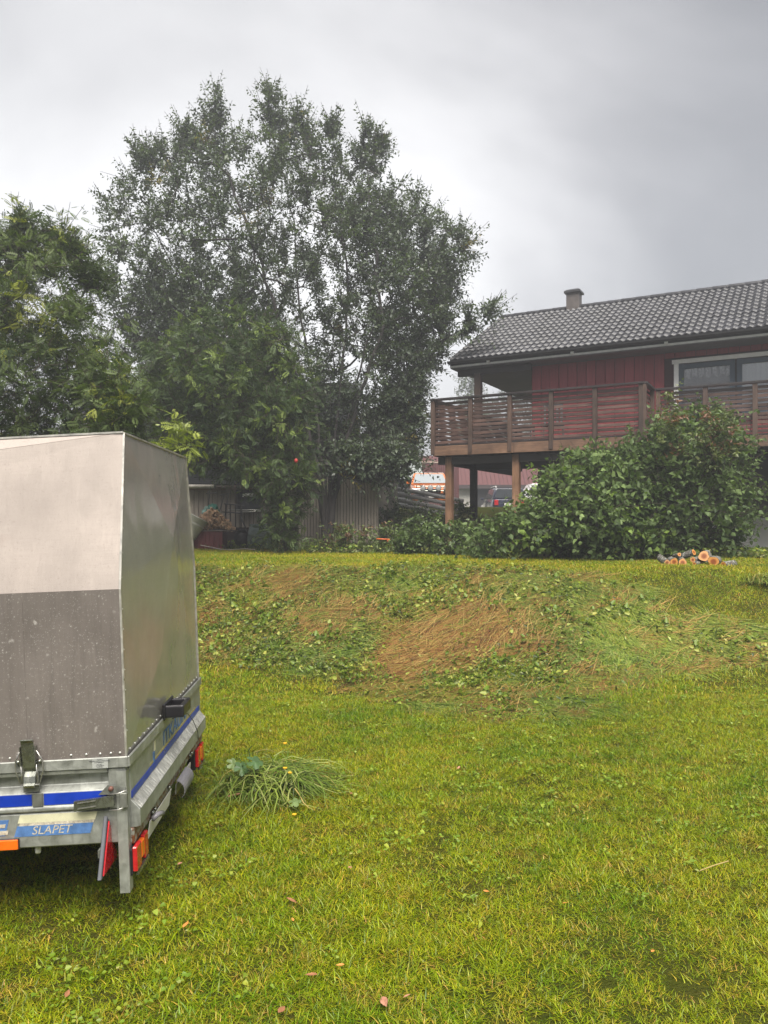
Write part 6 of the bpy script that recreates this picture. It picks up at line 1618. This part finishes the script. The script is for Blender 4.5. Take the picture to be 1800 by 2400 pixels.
# rough unmown fringe under bushes and by the shed
fr_p = [proto('a', blades(rg, 16, 0.10, 0.08, 0.26, 0.007, 0.6, curl=0.8, pal=PAL_LONG), G_LONG), proto('b', flat_leaves(rg, 8, 0.10, 0.04, 0.09, 0.7, 0.02, 0.16, 'heart', 0.7), G_WEED)]
fx = rg.uniform(-6, 7.5, 5200); fy_ = rg.uniform(12.2, 19, 5200); pp, h = to_px(fx, fy_)
edge_y = np.where(fx > 1.6, 12.75, np.where(fx > -1.6, 15.3, 16.7)) + 0.3 * vnoise(fx, fx * 0, 1.5, 61)
keep = (fy_ > edge_y) & (rg.uniform(size=len(fx)) < 0.85); x, y = fx[keep], fy_[keep]
scatter('rough_grass', 'rough unmown grass under the bushes at the end of the lawn', 'grass', fr_p, np.stack([x, y, h[keep]], 1), slope_rot(x, y, rg.uniform(0, 6.28, len(x))), rg.uniform(0.7, 1.3, len(x)), rg.integers(0, 2, len(x)))

# ---- heap of pulled grass beside the trailer
def grass_heap(name, label, px, yk, n, rad_, L0, L1, seed, bias):
    rg_ = np.random.default_rng(seed); c = gp_(px, yk); t_ = empty(name, c); tag(t_, label, 'grass heap')
    vs, fs, cs = [], [], []
    for _ in range(n):
        a = rg_.normal(bias, 1.3); L_ = rg_.uniform(L0, L1); w_ = rg_.uniform(0.003, 0.010)
        p = np.array([rg_.normal(-0.04, rad_ * 0.4), rg_.normal(0, rad_ * 0.35), rg_.uniform(0.0, 0.12)])
        d = np.array([math.cos(a), math.sin(a), rg_.uniform(0.05, 0.9)]); d /= np.linalg.norm(d); side = np.array([-math.sin(a), math.cos(a), 0.15]); b0 = len(vs); seg = 6
        for s_ in range(seg + 1):
            ww = w_ * (1 - (s_ / seg) ** 2) * 0.5 + 0.0003; vs += [p - side * ww, p + side * ww]
            d = d + np.array([math.cos(a) * .12, math.sin(a) * .12, -0.36]) + rg_.normal(0, 0.24, 3); d /= np.linalg.norm(d); p = p + d * L_ / seg; p[2] = max(p[2], 0.01 + 0.02 * rg_.uniform())
        cc_ = pick_pal(rg_, PAL_LONG, 0.25)
        for s_ in range(seg): fs.append((b0 + 2 * s_, b0 + 2 * s_ + 1, b0 + 2 * s_ + 3, b0 + 2 * s_ + 2)); cs.append(cc_)
    o = link('blades', np_mesh(name, np.array(vs), np.array(fs), G_LONG, np.array(cs)), t_); o['kind'] = 'stuff'; return t_
hp = grass_heap('grass_heap', 'heap of pulled long grass with broad leaves beside the trailer', 640, 4.70, 1100, 0.34, 0.14, 0.55, 5, -0.35)
grass_heap('grass_clump', 'clump of long drooping grass on the upper lawn past the logs', 1795, 9.6, 240, 0.20, 0.25, 0.5, 6, -1.2)
# large lobed leaves thrown on the heap
def lobed(r_):
    n = 40; pts = []
    for k in range(n):
        a = 2 * math.pi * k / n; lob = 0.62 + 0.38 * abs(math.cos(a * 2.5)) ** 0.7 + 0.05 * math.sin(a * 17)
        if abs(a - math.pi) < 0.25: lob *= 0.35
        pts.append((r_ * lob * math.cos(a), r_ * lob * math.sin(a), 0.04 * r_ * math.sin(a * 5) - 0.12 * r_ * (lob ** 2)))
    return MB().add(pts + [(0, 0, 0.02 * r_)], [(k, (k + 1) % n, n) for k in range(n)])
BIGLEAF = plain('broad_leaf', (0.05, 0.10, 0.03), 0.45, var=0.3, scale=20)
BIGLEAF_L = plain('broad_leaf_light', (0.11, 0.16, 0.05), 0.5, var=0.3, scale=20)
for (px_k, py_k, yk, r_, rt_, m_) in ((597, 1785, 4.62, 0.055, (0.5, 0.3, 0.3), BIGLEAF), (566, 1800, 4.60, 0.050, (0.7, -0.4, 1.2), BIGLEAF), (545, 1790, 4.62, 0.040, (0.9, 0.2, 0.5), BIGLEAF_L), (690, 1880, 4.35, 0.040, (0.3, -0.2, 0.2), BIGLEAF_L)):
    lobed(r_).build('leaf', m_, hp, loc=P(px_k, py_k, yk) - Vector(hp.location), rot=rt_)
for (px_k, py_k, yk) in ((668, 1803, 4.4), (680, 1814, 4.4), (690, 1912, 4.25), (668, 1745, 4.7)):
    MB().lathe((0, 0, 0), [(0.0, 0.0), (0.010, 0.004), (0.013, 0.010), (0.0, 0.008)], 10, 'z').build('flower', plain('yellow_petals', (0.75, 0.42, 0.02), 0.6), hp, loc=P(px_k, py_k, yk) - Vector(hp.location))
# ---- fallen leaves on the lawn
DRY = [plain('dry_leaf_brown', (0.28, 0.12, 0.055), 0.6, var=0.3, scale=30), plain('dry_leaf_orange', (0.55, 0.22, 0.05), 0.6, var=0.3, scale=30), plain('dry_leaf_pink', (0.40, 0.19, 0.12), 0.6, var=0.3, scale=30)]
def dry_leaf(r_):
    n = 12; top = []; 
    vs_ = []
    for k in range(n + 1):
        s_ = k / n; w_ = math.sin(math.pi * s_ ** 0.8) * 0.42 * (1 + 0.12 * math.sin(k * 2.3)); z_ = 0.22 * (s_ - 0.5) ** 2
        vs_ += [(r_ * (s_ * 2 - 1), -r_ * w_, r_ * (z_ + 0.25 * w_)), (r_ * (s_ * 2 - 1), 0, r_ * z_), (r_ * (s_ * 2 - 1), r_ * w_, r_ * (z_ + 0.32 * w_))]
    fs_ = []
    for k in range(n): fs_ += [(3 * k, 3 * k + 1, 3 * k + 4, 3 * k + 3), (3 * k + 1, 3 * k + 2, 3 * k + 5, 3 * k + 4)]
    return MB().add(vs_, fs_)
dl = [(684, 2112, .028, 0), (436, 2168, .024, 1), (686, 2156, .013, 1), (797, 2263, .016, 1), (729, 2286, .024, 0), (901, 2350, .030, 2), (953, 2336, .016, 2), (660, 2368, .024, 0), (549, 1865, .045, 2), (540, 1857, .03, 0),
      (820, 2034, .018, 2), (421, 2025, .018, 2), (823, 1860, .02, 0), (1325, 2118, .02, 1), (1140, 2090, .016, 1), (1530, 2230, .014, 1), (1250, 1720, .02, 1), (158, 2330, .02, 0), (1075, 1800, .018, 2)]
for k, (px_k, py_k, r_, mi) in enumerate(dl):
    yk = 1.65 * FPX / (py_k - HORIZON)
    for _ in range(6):
        xk = (px_k - 900) / FPX * yk; yk = (CAM_H - gh(xk, yk) - 0.03) * FPX / (py_k - HORIZON)
    xk = (px_k - 900) / FPX * yk
    o = dry_leaf(r_).build('fallen_leaf', DRY[mi], None, loc=(xk, yk, gh(xk, yk) + 0.032), rot=(random.uniform(-.3, .3), random.uniform(-.3, .3), random.uniform(0, 6.28)))
    tag(o, 'small dry curled %s leaf fallen on the lawn' % ('brown', 'orange', 'pinkish')[mi], 'leaf', 'dry leaves on the lawn')
a, b_ = gp_(1640, 3.55), gp_(1712, 3.60)
tag(MB().tube([a + Vector((0, 0, .035)), (a + b_) / 2 + Vector((0, 0.01, .045)), b_ + Vector((0, 0.02, .05))], 0.0028, 6).build('straw_stalk', plain('yellow_stalk', (0.34, 0.25, 0.09), 0.6), None), 'single yellow stalk lying across the lawn', 'stalk')

# ================================================================== haze
m, nt, b, out = new_mat('haze_air'); nt.nodes.remove(b)
pv = nt.nodes.new('ShaderNodeVolumePrincipled'); pv.inputs['Color'].default_value = (0.86, 0.88, 0.93, 1); pv.inputs['Density'].default_value = 0.006
pv.inputs['Anisotropy'].default_value = 0.35
nt.links.new(pv.outputs[0], out.inputs['Volume'])
hb2 = MB().box((0, 160, 7.5), (840, 960, 20)).build('haze', m); tag(hb2, 'thin rainy haze filling the air of the garden', 'haze', kind='stuff')
